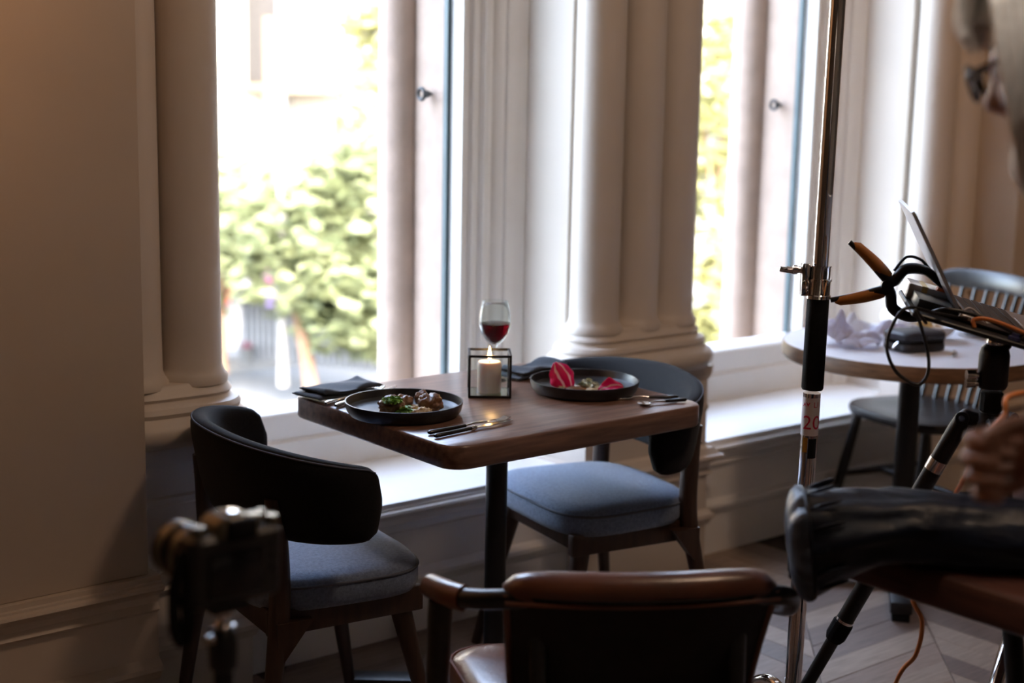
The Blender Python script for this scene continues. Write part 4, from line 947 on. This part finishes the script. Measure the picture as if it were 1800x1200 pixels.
for a in (20, 140, 260):
    d = V((math.cos(math.radians(a)), math.sin(math.radians(a)), 0)); h_ = d*.03+V((0, 0, .53)); f2 = d*.26
    lg = new('leg', rod(B(), h_, h_.lerp(f2, .55), [(0, .012), (1, .012)], 14), K['blackmetal'], tp2)
    new('lower_tube', rod(B(), h_.lerp(f2, .53), f2+V((0, 0, .004)), [(0, .0095), (1, .0085)], 14), K['blackmetal'], lg)
    new('leg_clip', box(B(), h_.lerp(f2, .54), (.03, .03, .03), bev=.005), K['rubber'], lg)
# ================================================================== PERSON leaning in from the right
skin = mat('skin', (.38, .19, .125), .45, var=.15, scale=25, bump=.08, bscale=160)
hairm = mat('white_hair', (.90, .87, .82), .5, var=.12, scale=40, stretch=(6, 6, 1), bump=.4, bscale=40)
shirt = mat('dark_blue_shirt', (.02, .024, .035), .85, var=.2, scale=120, bump=.15)
jean = mat('dark_trousers', (.015, .016, .022), .85, var=.2, scale=120)
hc = at(1903, 98, 1.70)
f3 = V((-.30, .90, -.34)).normalized()                    # where the face points: down to the left
l3 = V((0, 0, 1)).cross(f3).normalized(); u3 = f3.cross(l3)
HMx = Matrix((f3, l3, u3)).transposed().to_4x4(); HMx.translation = hc
fb = V((-.30, .95, 0)).normalized(); lb = V((-fb.y, fb.x, 0))
per = thing('person', 'white-haired person with dark glasses leaning in at the right edge, hand above the bag', 'person', (hc.x-fb.x*.42+.05, hc.y-fb.y*.42, 0))
PO = per.location.copy()
def skin_mesh(name, nodes, edges, m, parent, sub=2):
    me = bpy.data.meshes.new(name); keys = list(nodes); ix = {k: i for i, k in enumerate(keys)}
    me.from_pydata([nodes[k][0] for k in keys], [(ix[a], ix[b_]) for a, b_ in edges], [])
    o = bpy.data.objects.new(name, me); COL.objects.link(o); me.materials.append(m)
    if parent: o.parent = parent
    md = o.modifiers.new('skin', 'SKIN'); md.use_smooth_shade = True; md.branch_smoothing = .3
    lay = me.skin_vertices[0].data if me.skin_vertices else None
    if lay is None:
        bm = bmesh.new(); bm.from_mesh(me); bm.verts.layers.skin.verify(); bm.to_mesh(me); bm.free(); lay = me.skin_vertices[0].data
    for k, i in ix.items():
        r = nodes[k][1]; lay[i].radius = r if isinstance(r, tuple) else (r, r); lay[i].use_root = (i == 0)
    sd = o.modifiers.new('sub', 'SUBSURF'); sd.levels = sub; sd.render_levels = sub
    return o
neck = hc-f3*.055-u3*.13
pel = V((PO.x, PO.y, .93)); chest = neck.lerp(pel, .30)-fb*.015; waist = neck.lerp(pel, .68)
shz = neck.lerp(pel, .11)
shL = shz+lb*.185; shR = shz-lb*.185
wr = at(1872, 816, 1.66)                                   # wrist of the visible hand, just outside the frame
elL = (shL+wr)/2+V((.03, -.10, -.12))
elR = shR+V((.05, .02, -.28)); wrR = elR+fb*.05+V((.04, 0, -.24))
Rl = lambda p: p-PO
nod = {'pel': (Rl(pel), (.13, .115)), 'waist': (Rl(waist), (.135, .11)), 'chest': (Rl(chest), (.155, .12)), 'sh': (Rl(shz), (.085, .08)), 'neck': (Rl(neck), .058), 'skull': (Rl(hc-f3*.02-u3*.03), .06),
       'shL': (Rl(shL), .062), 'elL': (Rl(elL), .044), 'wrL': (Rl(wr), (.030, .024)), 'shR': (Rl(shR), .062), 'elR': (Rl(elR), .044), 'wrR': (Rl(wrR), .028)}
ed = [('pel', 'waist'), ('waist', 'chest'), ('chest', 'sh'), ('sh', 'neck'), ('neck', 'skull'), ('sh', 'shL'), ('shL', 'elL'), ('elL', 'wrL'), ('sh', 'shR'), ('shR', 'elR'), ('elR', 'wrR')]
for s, nm in ((1, 'L'), (-1, 'R')):
    hp = pel+lb*s*.095-V((0, 0, .06)); kn = V((hp.x+fb.x*.03, hp.y+fb.y*.03, .50)); an = V((hp.x-fb.x*.02, hp.y-fb.y*.02, .09)); toe = V((an.x+fb.x*.15, an.y+fb.y*.15, .03))
    nod.update({'hp'+nm: (Rl(hp), .085), 'kn'+nm: (Rl(kn), .056), 'an'+nm: (Rl(an), .040), 'toe'+nm: (Rl(toe), (.042, .028))})
    ed += [('pel', 'hp'+nm), ('hp'+nm, 'kn'+nm), ('kn'+nm, 'an'+nm), ('an'+nm, 'toe'+nm)]
bodyo = skin_mesh('body', nod, ed, skin, per)
g_ = 1.16
sh_n = {k: (nod[k][0], tuple(q*g_ for q in (nod[k][1] if isinstance(nod[k][1], tuple) else (nod[k][1],)*2))) for k in ('pel', 'waist', 'chest', 'sh', 'shL', 'elL', 'shR', 'elR')}
sh_n['cuffL'] = (Rl(elL.lerp(wr, .72)), .040); sh_n['cuffR'] = (Rl(elR.lerp(wrR, .8)), .040)
skin_mesh('shirt', sh_n, [('pel', 'waist'), ('waist', 'chest'), ('chest', 'sh'), ('sh', 'shL'), ('shL', 'elL'), ('elL', 'cuffL'), ('sh', 'shR'), ('shR', 'elR'), ('elR', 'cuffR')], shirt, per)
tr_n = {k: (nod[k][0], tuple(q*1.14 for q in (nod[k][1] if isinstance(nod[k][1], tuple) else (nod[k][1],)*2))) for k in ('pel', 'hpL', 'knL', 'anL', 'hpR', 'knR', 'anR')}
skin_mesh('trousers', tr_n, [('pel', 'hpL'), ('hpL', 'knL'), ('knL', 'anL'), ('pel', 'hpR'), ('hpR', 'knR'), ('knR', 'anR')], jean, per)
# visible hand: palm and five bent fingers, curled towards us around the cable
def hand(w0, fwd, spread, curl, tag_):
    fwd, spread, curl = V(fwd).normalized(), V(spread).normalized(), V(curl).normalized()
    n_ = {'w': (Rl(w0), (.027, .022)), 'p': (Rl(w0+fwd*.045), (.036, .020))}; e_ = [('w', 'p')]
    for k, (L, off) in enumerate(((.92, -.030), (1.0, -.010), (.94, .011), (.76, .030))):
        kn = w0+fwd*(.088-.004*abs(k-1.2))+spread*off
        a = kn+(fwd*.70+curl*.62).normalized()*.036*L; b_ = a+(-fwd*.30+curl*.95).normalized()*.026*L; c_ = b_+(-fwd*.95+curl*.15).normalized()*.022*L
        q = 'f%d' % k
        n_.update({q+'r': (Rl(w0+fwd*.050+spread*off*.7), .014), q+'k': (Rl(kn), .0118), q+'a': (Rl(a), .0100), q+'b': (Rl(b_), .0088), q+'c': (Rl(c_), .0072)})
        e_ += [('p', q+'r'), (q+'r', q+'k'), (q+'k', q+'a'), (q+'a', q+'b'), (q+'b', q+'c')]
    t0 = w0+fwd*.022-spread*.026+curl*.010; t1 = t0+(fwd*.72-spread*.50+curl*.45).normalized()*.040; t2 = t1+(fwd*.88+spread*.12+curl*.42).normalized()*.032; t3 = t2+(fwd*.8+spread*.55+curl*.2).normalized()*.022
    n_.update({'t0': (Rl(t0), .017), 't1': (Rl(t1), .0135), 't2': (Rl(t2), .0115), 't3': (Rl(t3), .0085)}); e_ += [('w', 't0'), ('t0', 't1'), ('t1', 't2'), ('t2', 't3')]
    return skin_mesh('hand', n_, e_, skin, per)
hd = hand(wr, -RT*.97+FW*.15+UP*.02, -UP*.95-FW*.1, -FW*.85-UP*.12+RT*.1, 'L')
hand(wrR, V((0, 0, -1))+fb*.1, fb, lb, 'R')
# head with a face, in head coordinates x forward, y left, z up
def hpt(*p): return HMx @ V(p) - PO
b = B(); r = bmesh.ops.create_icosphere(b, subdivisions=5, radius=1)
for v in r['verts']:
    x, y, z = v.co
    X, Y, Z = x*.096, y*.074, z*.118
    if z < 0: X *= 1-.10*z*z; Y *= 1-.30*z*z; X += .012*(-z)*(1 if x > 0 else .2)
    if x > .2:
        Z0 = Z
        nb = math.exp(-((y*.074)/.013)**2)                      # nose, brow, lips, sockets
        X += nb*.024*max(0, math.exp(-((Z0+.022)/.017)**2)) + nb*.010*math.exp(-((Z0-.004)/.02)**2)
        X += .006*math.exp(-((Z0-.030)/.010)**2)*math.exp(-(Y/.045)**2)
        for s in (-1, 1): X -= .011*math.exp(-((Y-s*.031)/.014)**2-((Z0-.008)/.011)**2)
        X += .007*math.exp(-((Z0+.055)/.006)**2)*math.exp(-(Y/.022)**2)+.007*math.exp(-((Z0+.067)/.006)**2)*math.exp(-(Y/.02)**2)-.004*math.exp(-((Z0+.061)/.003)**2)*math.exp(-(Y/.022)**2)
        X += .010*math.exp(-((Z0+.100)/.016)**2)*math.exp(-(Y/.025)**2)
    v.co = hpt(X, Y, Z)
head = new('head', b, skin, per, smooth=180)
eye = mat('eye_white', (.7, .68, .65), .2)
for s in (-1, 1):
    b = B(); lumpy(b, hpt(.078, s*.031, .008), (.012, .012, .012), 0, 1, 3); e = new('eye', b, eye, head, smooth=180)
    b = B(); tube(b, [hpt(-.005+.02*math.cos(t/10*PI-.3)-.008, s*(.074+.007*math.sin(t/10*PI)), .012-.055*t/10+.0) for t in range(11)], [.005, .009, .010, .010, .009, .008, .008, .008, .008, .007, .005], 10, sq=(1, .6)); new('ear', b, skin, head, smooth=180)
# hair: cap plus soft locks
b = B(); r = bmesh.ops.create_icosphere(b, subdivisions=5, radius=1); kill = []
for v in r['verts']:
    x, y, z = v.co
    k = 1+.10*noise.noise(V((x*2, y*5, z*2)))+.05*noise.noise(V((x*5, y*13, z*4)))
    face = x > .35 and z < .42-.15*abs(y)
    if face: kill.append(v)
    low = z < -.45 and x > -.2
    if low: kill.append(v)
    v.co = hpt(x*.112*k-.004, y*.090*k, z*.128*k+.008+(.012 if x > .2 else 0))
bmesh.ops.delete(b, geom=list(set(kill)), context='VERTS')
hr = new('hair', b, hairm, per, smooth=180); hm = hr.modifiers.new('t', 'SOLIDIFY'); hm.thickness = .012
rnd = random.Random(5)
for k in range(16):
    y0 = -.055+.11*k/15; sw = rnd.uniform(-.01, .01)
    pts = [hpt(.060, y0*.8, .112), hpt(.088, y0+sw, .106+rnd.uniform(0, .010)), hpt(.102+rnd.uniform(0, .008), y0*1.15+sw, .075), hpt(.100, y0*1.25+sw*2, .045+rnd.uniform(-.01, .01))]
    new('lock', tube(B(), spline(pts, 5), [.012]*8+[.011, .010, .009, .008, .007, .006, .005, .003], 8, sq=(1, .6)), hairm, hr, smooth=180)
for s in (1, -1):
    for k in range(9):
        x0 = -.05+.095*k/8
        pts = [hpt(x0+.01, s*.062, .085), hpt(x0+.012, s*.088, .02), hpt(x0+.018, s*.090+.0, -.05), hpt(x0+.030+rnd.uniform(-.01, .012), s*.076, -.115-.02*rnd.random())]
        new('lock', tube(B(), spline(pts, 5), [.014]*6+[.014]*6+[.011, .009, .006, .003], 8, sq=(1, .6)), hairm, hr, smooth=180)
for k in range(11):
    a = -1.1+2.2*k/10
    pts = [hpt(.070*math.cos(a)+.012, .062*math.sin(a), -.066), hpt(.082*math.cos(a)+.018, .062*math.sin(a), -.100), hpt(.070*math.cos(a)+.028, .045*math.sin(a), -.145-.015*rnd.random())]
    new('beard_lock', tube(B(), spline(pts, 5), [.010]*7+[.008, .006, .005, .003], 8), hairm, hr, smooth=180)
gls = mat('dark_tortoise', (.02, .012, .010), .25, var=.4, scale=60)
gl_ = new('spectacles', tube(B(), [hpt(.118, -.012+.024*t/6, .018+.004*math.sin(t/6*PI)) for t in range(7)], .0025, 8), gls, per, smooth=180)
for s in (-1, 1):
    ring = [hpt(.118-.10*(abs(.026*math.cos(2*PI*t/28)*1+.036)-.03)**1*1.0, s*(.036+.025*math.cos(2*PI*t/28)), .006+.020*math.sin(2*PI*t/28)) for t in range(30)]
    new('rim', tube(B(), ring, .0032, 8, False), gls, gl_, smooth=180)
    new('temple', tube(B(), spline([hpt(.112, s*.062, .014), hpt(.09, s*.080, .016), hpt(.0, s*.084, .014), hpt(-.02, s*.082, -.006)], 6), .0030, 8), gls, gl_, smooth=180)
    lb_ = B(); c_ = lb_.verts.new(hpt(.1145, s*.036, .006)); vs = [lb_.verts.new(p) for p in ring[:28]]
    for i in range(28): lb_.faces.new((c_, vs[i], vs[(i+1) % 28]))
    new('lens', lb_, K['glass'], gl_, smooth=180)
# ================================================================== STREET OUTSIDE
ZS = -2.0
def ons(px, py): return onz(px, py, ZS)
def aty(px, py, Y):
    r = FW + RT*((px-900)/FPX) - UP*((py-600)/FPX); return CP + r*(Y/r.y)
asph = mat('pale_asphalt', (.05, .05, .05), .85, var=.15, scale=6, bump=.2, bscale=60)
pave = mat('pale_paving', (.075, .07, .066), .85, var=.12, scale=3)
st = struct(new('street_ground', box(B(), (20, 34, ZS-.25), (120, 60.0, .3)), asph, smooth=0))
struct(new('pavement', box(B(), (20, 20.5, ZS-.05), (120, 9.0, .26), bev=.02), pave)); struct(new('pavement', box(B(), (20, 5.6, ZS-.05), (120, 3.4, .26), bev=.02), pave))
ZP = ZS+.08
# ---- facade across the street
fac = mat('cream_facade', (.30, .265, .22), .8, var=.05, scale=2); YB = 25.0
trimm = mat('facade_trim', (.20, .18, .16), .8); wing = mat('office_glass', (.05, .06, .07), .12, spec=.6, var=.3, scale=.6)
bd = thing('building', 'sunlit cream building across the street with a projecting bay window', 'building', (22, YB, ZS))
new('wall', box(B(), (0, 3, 6.0), (46, 6, 12)), fac, bd, smooth=0)
new('roof_cornice', box(B(), (0, -.25, 12.1), (46.6, 6.8, .5), bev=.05), trimm, bd)
new('plinth', box(B(), (0, -.1, .35), (46.2, .3, .7), bev=.02), trimm, bd)
bp0, bp1 = aty(500, 150, YB-1.4), aty(668, 150, YB-1.4)
bx0, bx1, bz = bp0.x-22, bp1.x-22, bp0.z-ZS
new('bay_box', box(B(), ((bx0+bx1)/2, -.7, bz+1.9), (bx1-bx0, 1.4, 3.8), bev=.03), mat('bay_cladding', (.035, .030, .028), .7), bd)
new('bay_soffit', box(B(), ((bx0+bx1)/2, -.7, bz-.06), (bx1-bx0+.2, 1.6, .14), bev=.02), mat('bay_soffit_wood', (.16, .11, .06), .7), bd)
for r_ in range(3):
    for c_ in range(5):
        wx = bx0+(bx1-bx0)*(c_+.5)/5; wz = bz+.45+r_*1.15
        f = new('window', box(B(), (wx, -1.42, wz+.4), ((bx1-bx0)/5-.12, .08, .95), bev=.02), trimm, bd); new('pane', box(B(), (wx, -1.465, wz+.4), ((bx1-bx0)/5-.26, .02, .80)), wing, f, smooth=0)
for r_ in range(3):
    for c_ in range(13):
        wx = -20+c_*3.1; wz = 1.2+r_*4.0
        if bx0-1.6 < wx < bx1+1.6 and wz > bz-3: continue
        f = new('window', box(B(), (wx, -.06, wz+1), (1.5, .16, 2.2), bev=.03), trimm, bd); new('pane', box(B(), (wx, -.145, wz+1.0), (1.26, .03, 1.96)), wing, f, smooth=0)
dpn = aty(513, 200, YB-.2)
new('drain_pipe', rod(B(), (dpn.x-22, -.12, .6), (dpn.x-22, -.12, bz), [(0, .07), (1, .07)], 12), trimm, bd)
# second building to the right, seen through window two
b2 = thing('building', 'pale office block seen through the trees of the second window', 'building', (55, 22, ZS))
new('wall', box(B(), (0, 4, 5.5), (16, 8, 11)), mat('pale_facade', (.6, .6, .6), .8), b2, smooth=0)
for r_ in range(2):
    for c_ in range(5):
        f = new('window', box(B(), (-6+c_*3, -.05, 2.4+r_*3.7), (2, .14, 2.2), bev=.03), trimm, b2); new('pane', box(B(), (-6+c_*3, -.13, 2.4+r_*3.7), (1.75, .03, 1.95)), wing, f, smooth=0)
# ---- trees
def leafmat(name, c, c2):
    m = mat(name, c, .55, var=.35, scale=1.5, col2=c2); n = m.node_tree.nodes; l = m.node_tree.links
    src = n['Principled BSDF'].inputs['Base Color'].links[0].from_socket
    tr_ = n.new('ShaderNodeBsdfTranslucent'); l.new(src, tr_.inputs[0]); mx = n.new('ShaderNodeMixShader'); mx.inputs[0].default_value = .45
    l.new(n['Principled BSDF'].outputs[0], mx.inputs[1]); l.new(tr_.outputs[0], mx.inputs[2]); l.new(mx.outputs[0], n['Material Output'].inputs[0]); return m
lm1 = leafmat('spring_leaves', (.12, .14, .06), (.21, .22, .105)); lm2 = leafmat('yellow_leaves', (.16, .16, .055), (.28, .26, .10))
bark = mat('orange_bark', (.16, .085, .045), .9, var=.25, scale=20, bump=.4)
def tree(label, base, h, blobs, n, m, seed, size=.11, rt=.075, lean=(0, 0)):
    t = thing('street_tree', label, 'tree', base, (0, 0, 0), 'street trees'); rnd = random.Random(seed)
    top = V((lean[0], lean[1], h))
    tr_ = new('trunk', tube(B(), spline([(0, 0, -.02), V((lean[0]*.4, lean[1]*.4, h*.45)), top], 5), [rt*1.25, rt*1.1, rt*1.05]+[rt]*5+[rt*.8]*3, 12), bark, t)
    b = B()
    for c, r in blobs:
        tube(b, spline([top-V((0, 0, h*.25)), (top+V(c))/2+V((0, 0, .1)), V(c)], 4), [.04, .035, .03, .03, .025, .02, .018, .015, .01], 7)
    new('branches', b, bark, t)
    b = B()
    for c, r in blobs:
        for i in range(n):
            d = V((rnd.gauss(0, 1), rnd.gauss(0, 1), rnd.gauss(0, .85))).normalized()*r*rnd.random()**.45; p = V(c)+d
            s = size*rnd.uniform(.6, 1.3); R = Matrix.Rotation(rnd.uniform(0, 6.28), 3, 'Z') @ Matrix.Rotation(rnd.uniform(-1.3, 1.3), 3, 'X')
            b.faces.new([b.verts.new(p+R @ V(q)*s) for q in ((-1, 0, 0), (-.3, .5, .12), (.5, .4, .12), (1, 0, -.1), (.5, -.4, .12), (-.3, -.5, .12))])
    cr = new('crown', b, m, t, smooth=0, kind='stuff')
    return t
tb = ons(548, 700); tb = V((tb.x, tb.y, ZP))
def blob(px, py, d, r): return (at(px, py, d)-tb, r)
d0 = (tb-CP).dot(FW)
tree('nearest street tree, leafy crown filling the middle of the first window', tb, (at(525, 545, d0)-tb).z, [blob(520, 440, d0, .85), blob(590, 400, d0+.3, .9), blob(640, 500, d0-.3, .8), blob(655, 570, d0-.2, .45), blob(470, 400, d0+.4, .55), blob(640, 330, d0, .7), blob(600, 520, d0, .7)], 620, lm1, 1, lean=((at(525, 545, d0)-tb).x, (at(525, 545, d0)-tb).y))
tb = ons(388, 665); tb = V((tb.x, tb.y, ZP)); d0 = (tb-CP).dot(FW)
tree('street tree at the left edge of the first window', tb, (at(386, 540, d0)-tb).z, [blob(395, 430, d0, .8), blob(430, 370, d0+.5, .65), blob(360, 360, d0, .9)], 480, lm1, 2)
tb = ons(690, 640); tb = V((tb.x, tb.y+3, ZP)); d0 = (tb-CP).dot(FW)
tree('yellow-green tree before the bay window of the cream building', tb, 4.2, [blob(650, 290, d0, .8), blob(670, 50, d0, .55), blob(700, 180, d0, 1.0)], 330, lm2, 3)
tb = ons(1262, 620); tb = V((tb.x, tb.y, ZP)); d0 = (tb-CP).dot(FW)
tree('yellow-leaved tree filling the second window', tb, (at(1262, 500, d0)-tb).z, [blob(1240, 470, d0, .75), blob(1270, 330, d0+.5, .7), blob(1235, 200, d0, .75), blob(1265, 80, d0+.5, .8), blob(1320, 220, d0+1, 1.2), blob(1250, 580, d0-.3, .35)], 430, lm2, 4)
# ---- pale paling barrier, lamp post, signs, pillar
fa, fb2 = ons(430, 640), ons(690, 668)
fa.z = fb2.z = ZP; n_ = 26; dv = (fb2-fa)
bf = thing('paling_fence', 'pale grey paling fence along the far pavement', 'fence', fa)
pm = None; palm = mat('pale_grey_paling', (.10, .098, .10), .8)
for i in range(n_):
    p = dv*(i/(n_-1))
    if pm is None: o = new('pale', box(B(), (0, 0, .42), (dv.length/n_*.78, .05, .84), Matrix.Rotation(math.atan2(dv.y, dv.x), 4, 'Z'), bev=.01), palm, bf, smooth=0); pm = o.data
    else: o = bpy.data.objects.new('pale', pm); COL.objects.link(o); o.parent = bf
    o.location = p
for z in (.2, .65): new('rail', tube(B(), [(0, .05, z), dv+V((0, .05, z))], .03, 8), palm, bf)
lpb = ons(498, 690); lpb.z = ZP
lpst = thing('lamp_post', 'white lamp post with small pink and purple banners', 'post', lpb); d0 = (lpb-CP).dot(FW)
wht = mat('white_post', (.22, .20, .18), .6)
new('post', rod(B(), (0, 0, 0), (0, 0, 4.4), [(0, .06), (.1, .05), (1, .04)], 14), wht, lpst)
new('lamp_head', box(B(), (.25, 0, 4.4), (.7, .14, .10), bev=.03), wht, lpst)
for py, c, nm, s in ((480, (.5, .12, .3), 'pink_banner', .12), (515, (.25, .18, .42), 'purple_banner', .16)):
    z = (at(488, py, d0)).z-ZP; new(nm, box(B(), (-.09, 0, z), (.22, .02, s*1.4), bev=.004), mat(nm, c, .7), lpst)
sb = ons(386, 640); sb.z = ZP; d0 = (sb-CP).dot(FW)
sg = thing('road_sign', 'red road sign at the left edge of the first window', 'sign', sb)
new('post', rod(B(), (0, 0, 0), (0, 0, 1.9), [(0, .03), (1, .03)], 10), wht, sg)
new('sign_disc', lathe(B(), [(0, -.01), (.19, -.01), (.19, .01), (0, .01)], 28, (0, 0, at(390, 512, d0).z-ZP), Matrix.Rotation(PI/2, 4, 'X') ), mat('red_sign', (.7, .05, .03), .5), sg)
wb = ons(443, 652); wb.z = ZP; d0 = (wb-CP).dot(FW)
wp_ = thing('advert_pillar', 'white round pillar on the far pavement behind the tree', 'pillar', wb+V((.3, 1.2, 0)))
new('drum', rod(B(), (0, 0, 0), (0, 0, 1.35), [(0, .16), (.04, .15), (.96, .15), (1, .17)], 24), wht, wp_); new('cap', lathe(B(), [(.19, 1.35), (.17, 1.40), (.05, 1.48), (0, 1.5)], 24), wht, wp_)
pb = ons(434, 650); pb.z = ZP
pt = thing('planter', 'small planter of pink flowers on the far pavement', 'planter', pb)
new('pot', lathe(B(), [(0, 0), (.08, 0), (.11, .2), (.1, .2), (.08, .17), (0, .17)], 20), mat('dark_pot', (.05, .05, .05), .6), pt)
lf = leafbunch('flowers', 'x', (0, 0, .17), .06, 60, .10, mat('pink_flowers', (.14, .03, .05), .6), .03, 'flowers', 8); lf.parent = pt
for k_ in ('label', 'category'): del lf[k_]
# ---- pedestrians
def pedestrian(label, p, rot, cs, cl, h=1.7, stride=.16):
    s = h/1.7
    t = thing('person', label, 'person', p, (0, 0, rot), 'people on the far pavement')
    N = {'pel': (V((0, 0, .93)), (.13, .10)), 'ch': (V((.02, 0, 1.28)), (.15, .11)), 'nk': (V((.02, 0, 1.46)), .055), 'hd': (V((.04, 0, 1.60)), (.085, .095)), 'ht': (V((.04, 0, 1.66)), .07)}
    E_ = [('pel', 'ch'), ('ch', 'nk'), ('nk', 'hd'), ('hd', 'ht')]
    for q, y in (('L', 1), ('R', -1)):
        N.update({'s'+q: (V((.02, y*.17, 1.40)), .055), 'e'+q: (V((-.04*y, y*.24, 1.13)), .042), 'w'+q: (V((.10*y, y*.23, .90)), .032), 'f'+q: (V((.13*y, y*.22, .80)), .03), 'h'+q: (V((0, y*.09, .86)), .085), 'k'+q: (V((stride*.6*y, y*.09, .50)), .06), 'a'+q: (V((stride*y, y*.09, .08)), .042), 't'+q: (V((stride*y+.14, y*.09, .035)), .036)})
        E_ += [('ch', 's'+q), ('s'+q, 'e'+q), ('e'+q, 'w'+q), ('w'+q, 'f'+q), ('pel', 'h'+q), ('h'+q, 'k'+q), ('k'+q, 'a'+q), ('a'+q, 't'+q)]
    N = {k: (v[0]*s, v[1]) for k, v in N.items()}
    skin_mesh('body', N, E_, skin, t, 1)
    G = lambda ks, g: {k: (N[k][0], tuple(q*g for q in (N[k][1] if isinstance(N[k][1], tuple) else (N[k][1],)*2))) for k in ks}
    skin_mesh('jacket', G(('pel', 'ch', 'sL', 'eL', 'wL', 'sR', 'eR', 'wR'), 1.18), [('pel', 'ch'), ('ch', 'sL'), ('sL', 'eL'), ('eL', 'wL'), ('ch', 'sR'), ('sR', 'eR'), ('eR', 'wR')], mat('jacket', cs, .8), t, 1)
    skin_mesh('trousers', G(('pel', 'hL', 'kL', 'aL', 'hR', 'kR', 'aR'), 1.16), [('pel', 'hL'), ('hL', 'kL'), ('kL', 'aL'), ('pel', 'hR'), ('hR', 'kR'), ('kR', 'aR')], mat('trousers', cl, .8), t, 1)
    b = B(); lumpy(b, N['ht'][0]+V((-.015, 0, .01)), (.10, .088, .085), .05, 2, 3); new('hair', b, mat('dark_hair', (.03, .02, .015), .7), t, smooth=180)
for lab_, px, py, dd, cs, cl, rot in (('pedestrian in a dark blue jacket at the left of the first window', 396, 640, 2.5, (.03, .05, .12), (.02, .02, .03), .3),
                                       ('pedestrian in a black jacket behind the nearest tree trunk', 566, 640, 5.5, (.02, .02, .025), (.06, .06, .1), 2.9),
                                       ('pedestrian in a purple top right of the tree trunk', 608, 642, 3.2, (.14, .08, .16), (.02, .02, .03), .1),
                                       ('pedestrian in a grey coat at the right of the fence', 640, 645, 7.5, (.12, .11, .13), (.04, .04, .05), 3.0)):
    p = ons(px, py); pedestrian(lab_, V((p.x+dd*.5, p.y+dd, ZP)), rot, cs, cl)
# ---- white car parked below the window
cpos = at(440, 690, 10.2)
car = thing('car', 'white car parked in the street below the left end of the window', 'car', (cpos.x-.6, cpos.y, ZS-.1), (0, 0, math.radians(4)))
carw = mat('white_car_paint', (.78, .78, .78), .2, var=.01, coat=.5); cg_ = mat('car_window', (.03, .05, .045), .08, spec=.9)
L = []
for x, z0_, z1_, hw_ in ((-2.05, .42, .72, .70), (-1.95, .30, .86, .80), (-1.2, .26, .95, .86), (0, .24, .97, .88), (1.1, .26, .92, .86), (1.85, .30, .78, .80), (2.05, .40, .66, .68)):
    L.append([(x, y, z) for y, z in ((-hw_*.92, z0_), (-hw_, z0_+.18), (-hw_*.97, z1_-.1), (-hw_*.85, z1_), (hw_*.85, z1_), (hw_*.97, z1_-.1), (hw_, z0_+.18), (hw_*.92, z0_))])
bo = new('body', rings(B(), L), carw, car, smooth=50)
L = []
for x, z, hw_ in ((-1.75, .90, .78), (-1.05, 1.40, .62), (-.3, 1.47, .62), (.35, 1.42, .62), (1.15, .93, .76)):
    L.append([(x, -hw_-.06, .86), (x, -hw_, z-.03), (x, -hw_*.8, z), (x, hw_*.8, z), (x, hw_, z-.03), (x, hw_+.06, .86)])
new('roof', rings(B(), L), carw, car, smooth=40)
for x0, x1, z0_, z1_, w0, w1 in ((1.08, .45, .98, 1.385, .66, .56), (-1.66, -1.12, .98, 1.36, .66, .55)):
    b = B(); s_ = 1 if x0 > 0 else -1; b.faces.new([b.verts.new(p) for p in ((x0+.03*s_, -w0, z0_), (x0+.03*s_, w0, z0_), (x1+.03*s_, w1, z1_+.015), (x1+.03*s_, -w1, z1_+.015))])
    o = new('windscreen', b, cg_, car, smooth=0); md = o.modifiers.new('t', 'SOLIDIFY'); md.thickness = .012
for s_ in (-1, 1):
    for pts in ([(-1.25, .97), (-.98, 1.32), (-.32, 1.36), (-.32, .97)], [(-.24, .97), (-.24, 1.36), (.30, 1.32), (.82, .97)]):
        b = B(); b.faces.new([b.verts.new((x, s_*(.80-(z-.9)*.30+.012), z)) for x, z in pts]); o = new('side_window', b, cg_, car, smooth=0); md = o.modifiers.new('t', 'SOLIDIFY'); md.thickness = .01
    for x in (-1.25, 1.3):
        b = B(); rod(b, (x, s_*.70, .32), (x, s_*.88, .32), [(0, .30), (.1, .32), (.9, .32), (1, .30)], 28); wh = new('wheel', b, K['rubber'], car, smooth=40)
        b = B(); rod(b, (x, s_*.80, .32), (x, s_*.89, .32), [(0, .19), (.9, .19), (1, .05)], 20); new('hub_cap', b, K['steel'], wh)
    new('headlight', box(B(), (1.93, s_*.55, .66), (.12, .3, .12), bev=.03), mat('lamp_glass', (.7, .7, .72), .1), car)
    new('wing_mirror', box(B(), (.72, s_*.93, 1.0), (.12, .16, .11), bev=.03), carw, car)
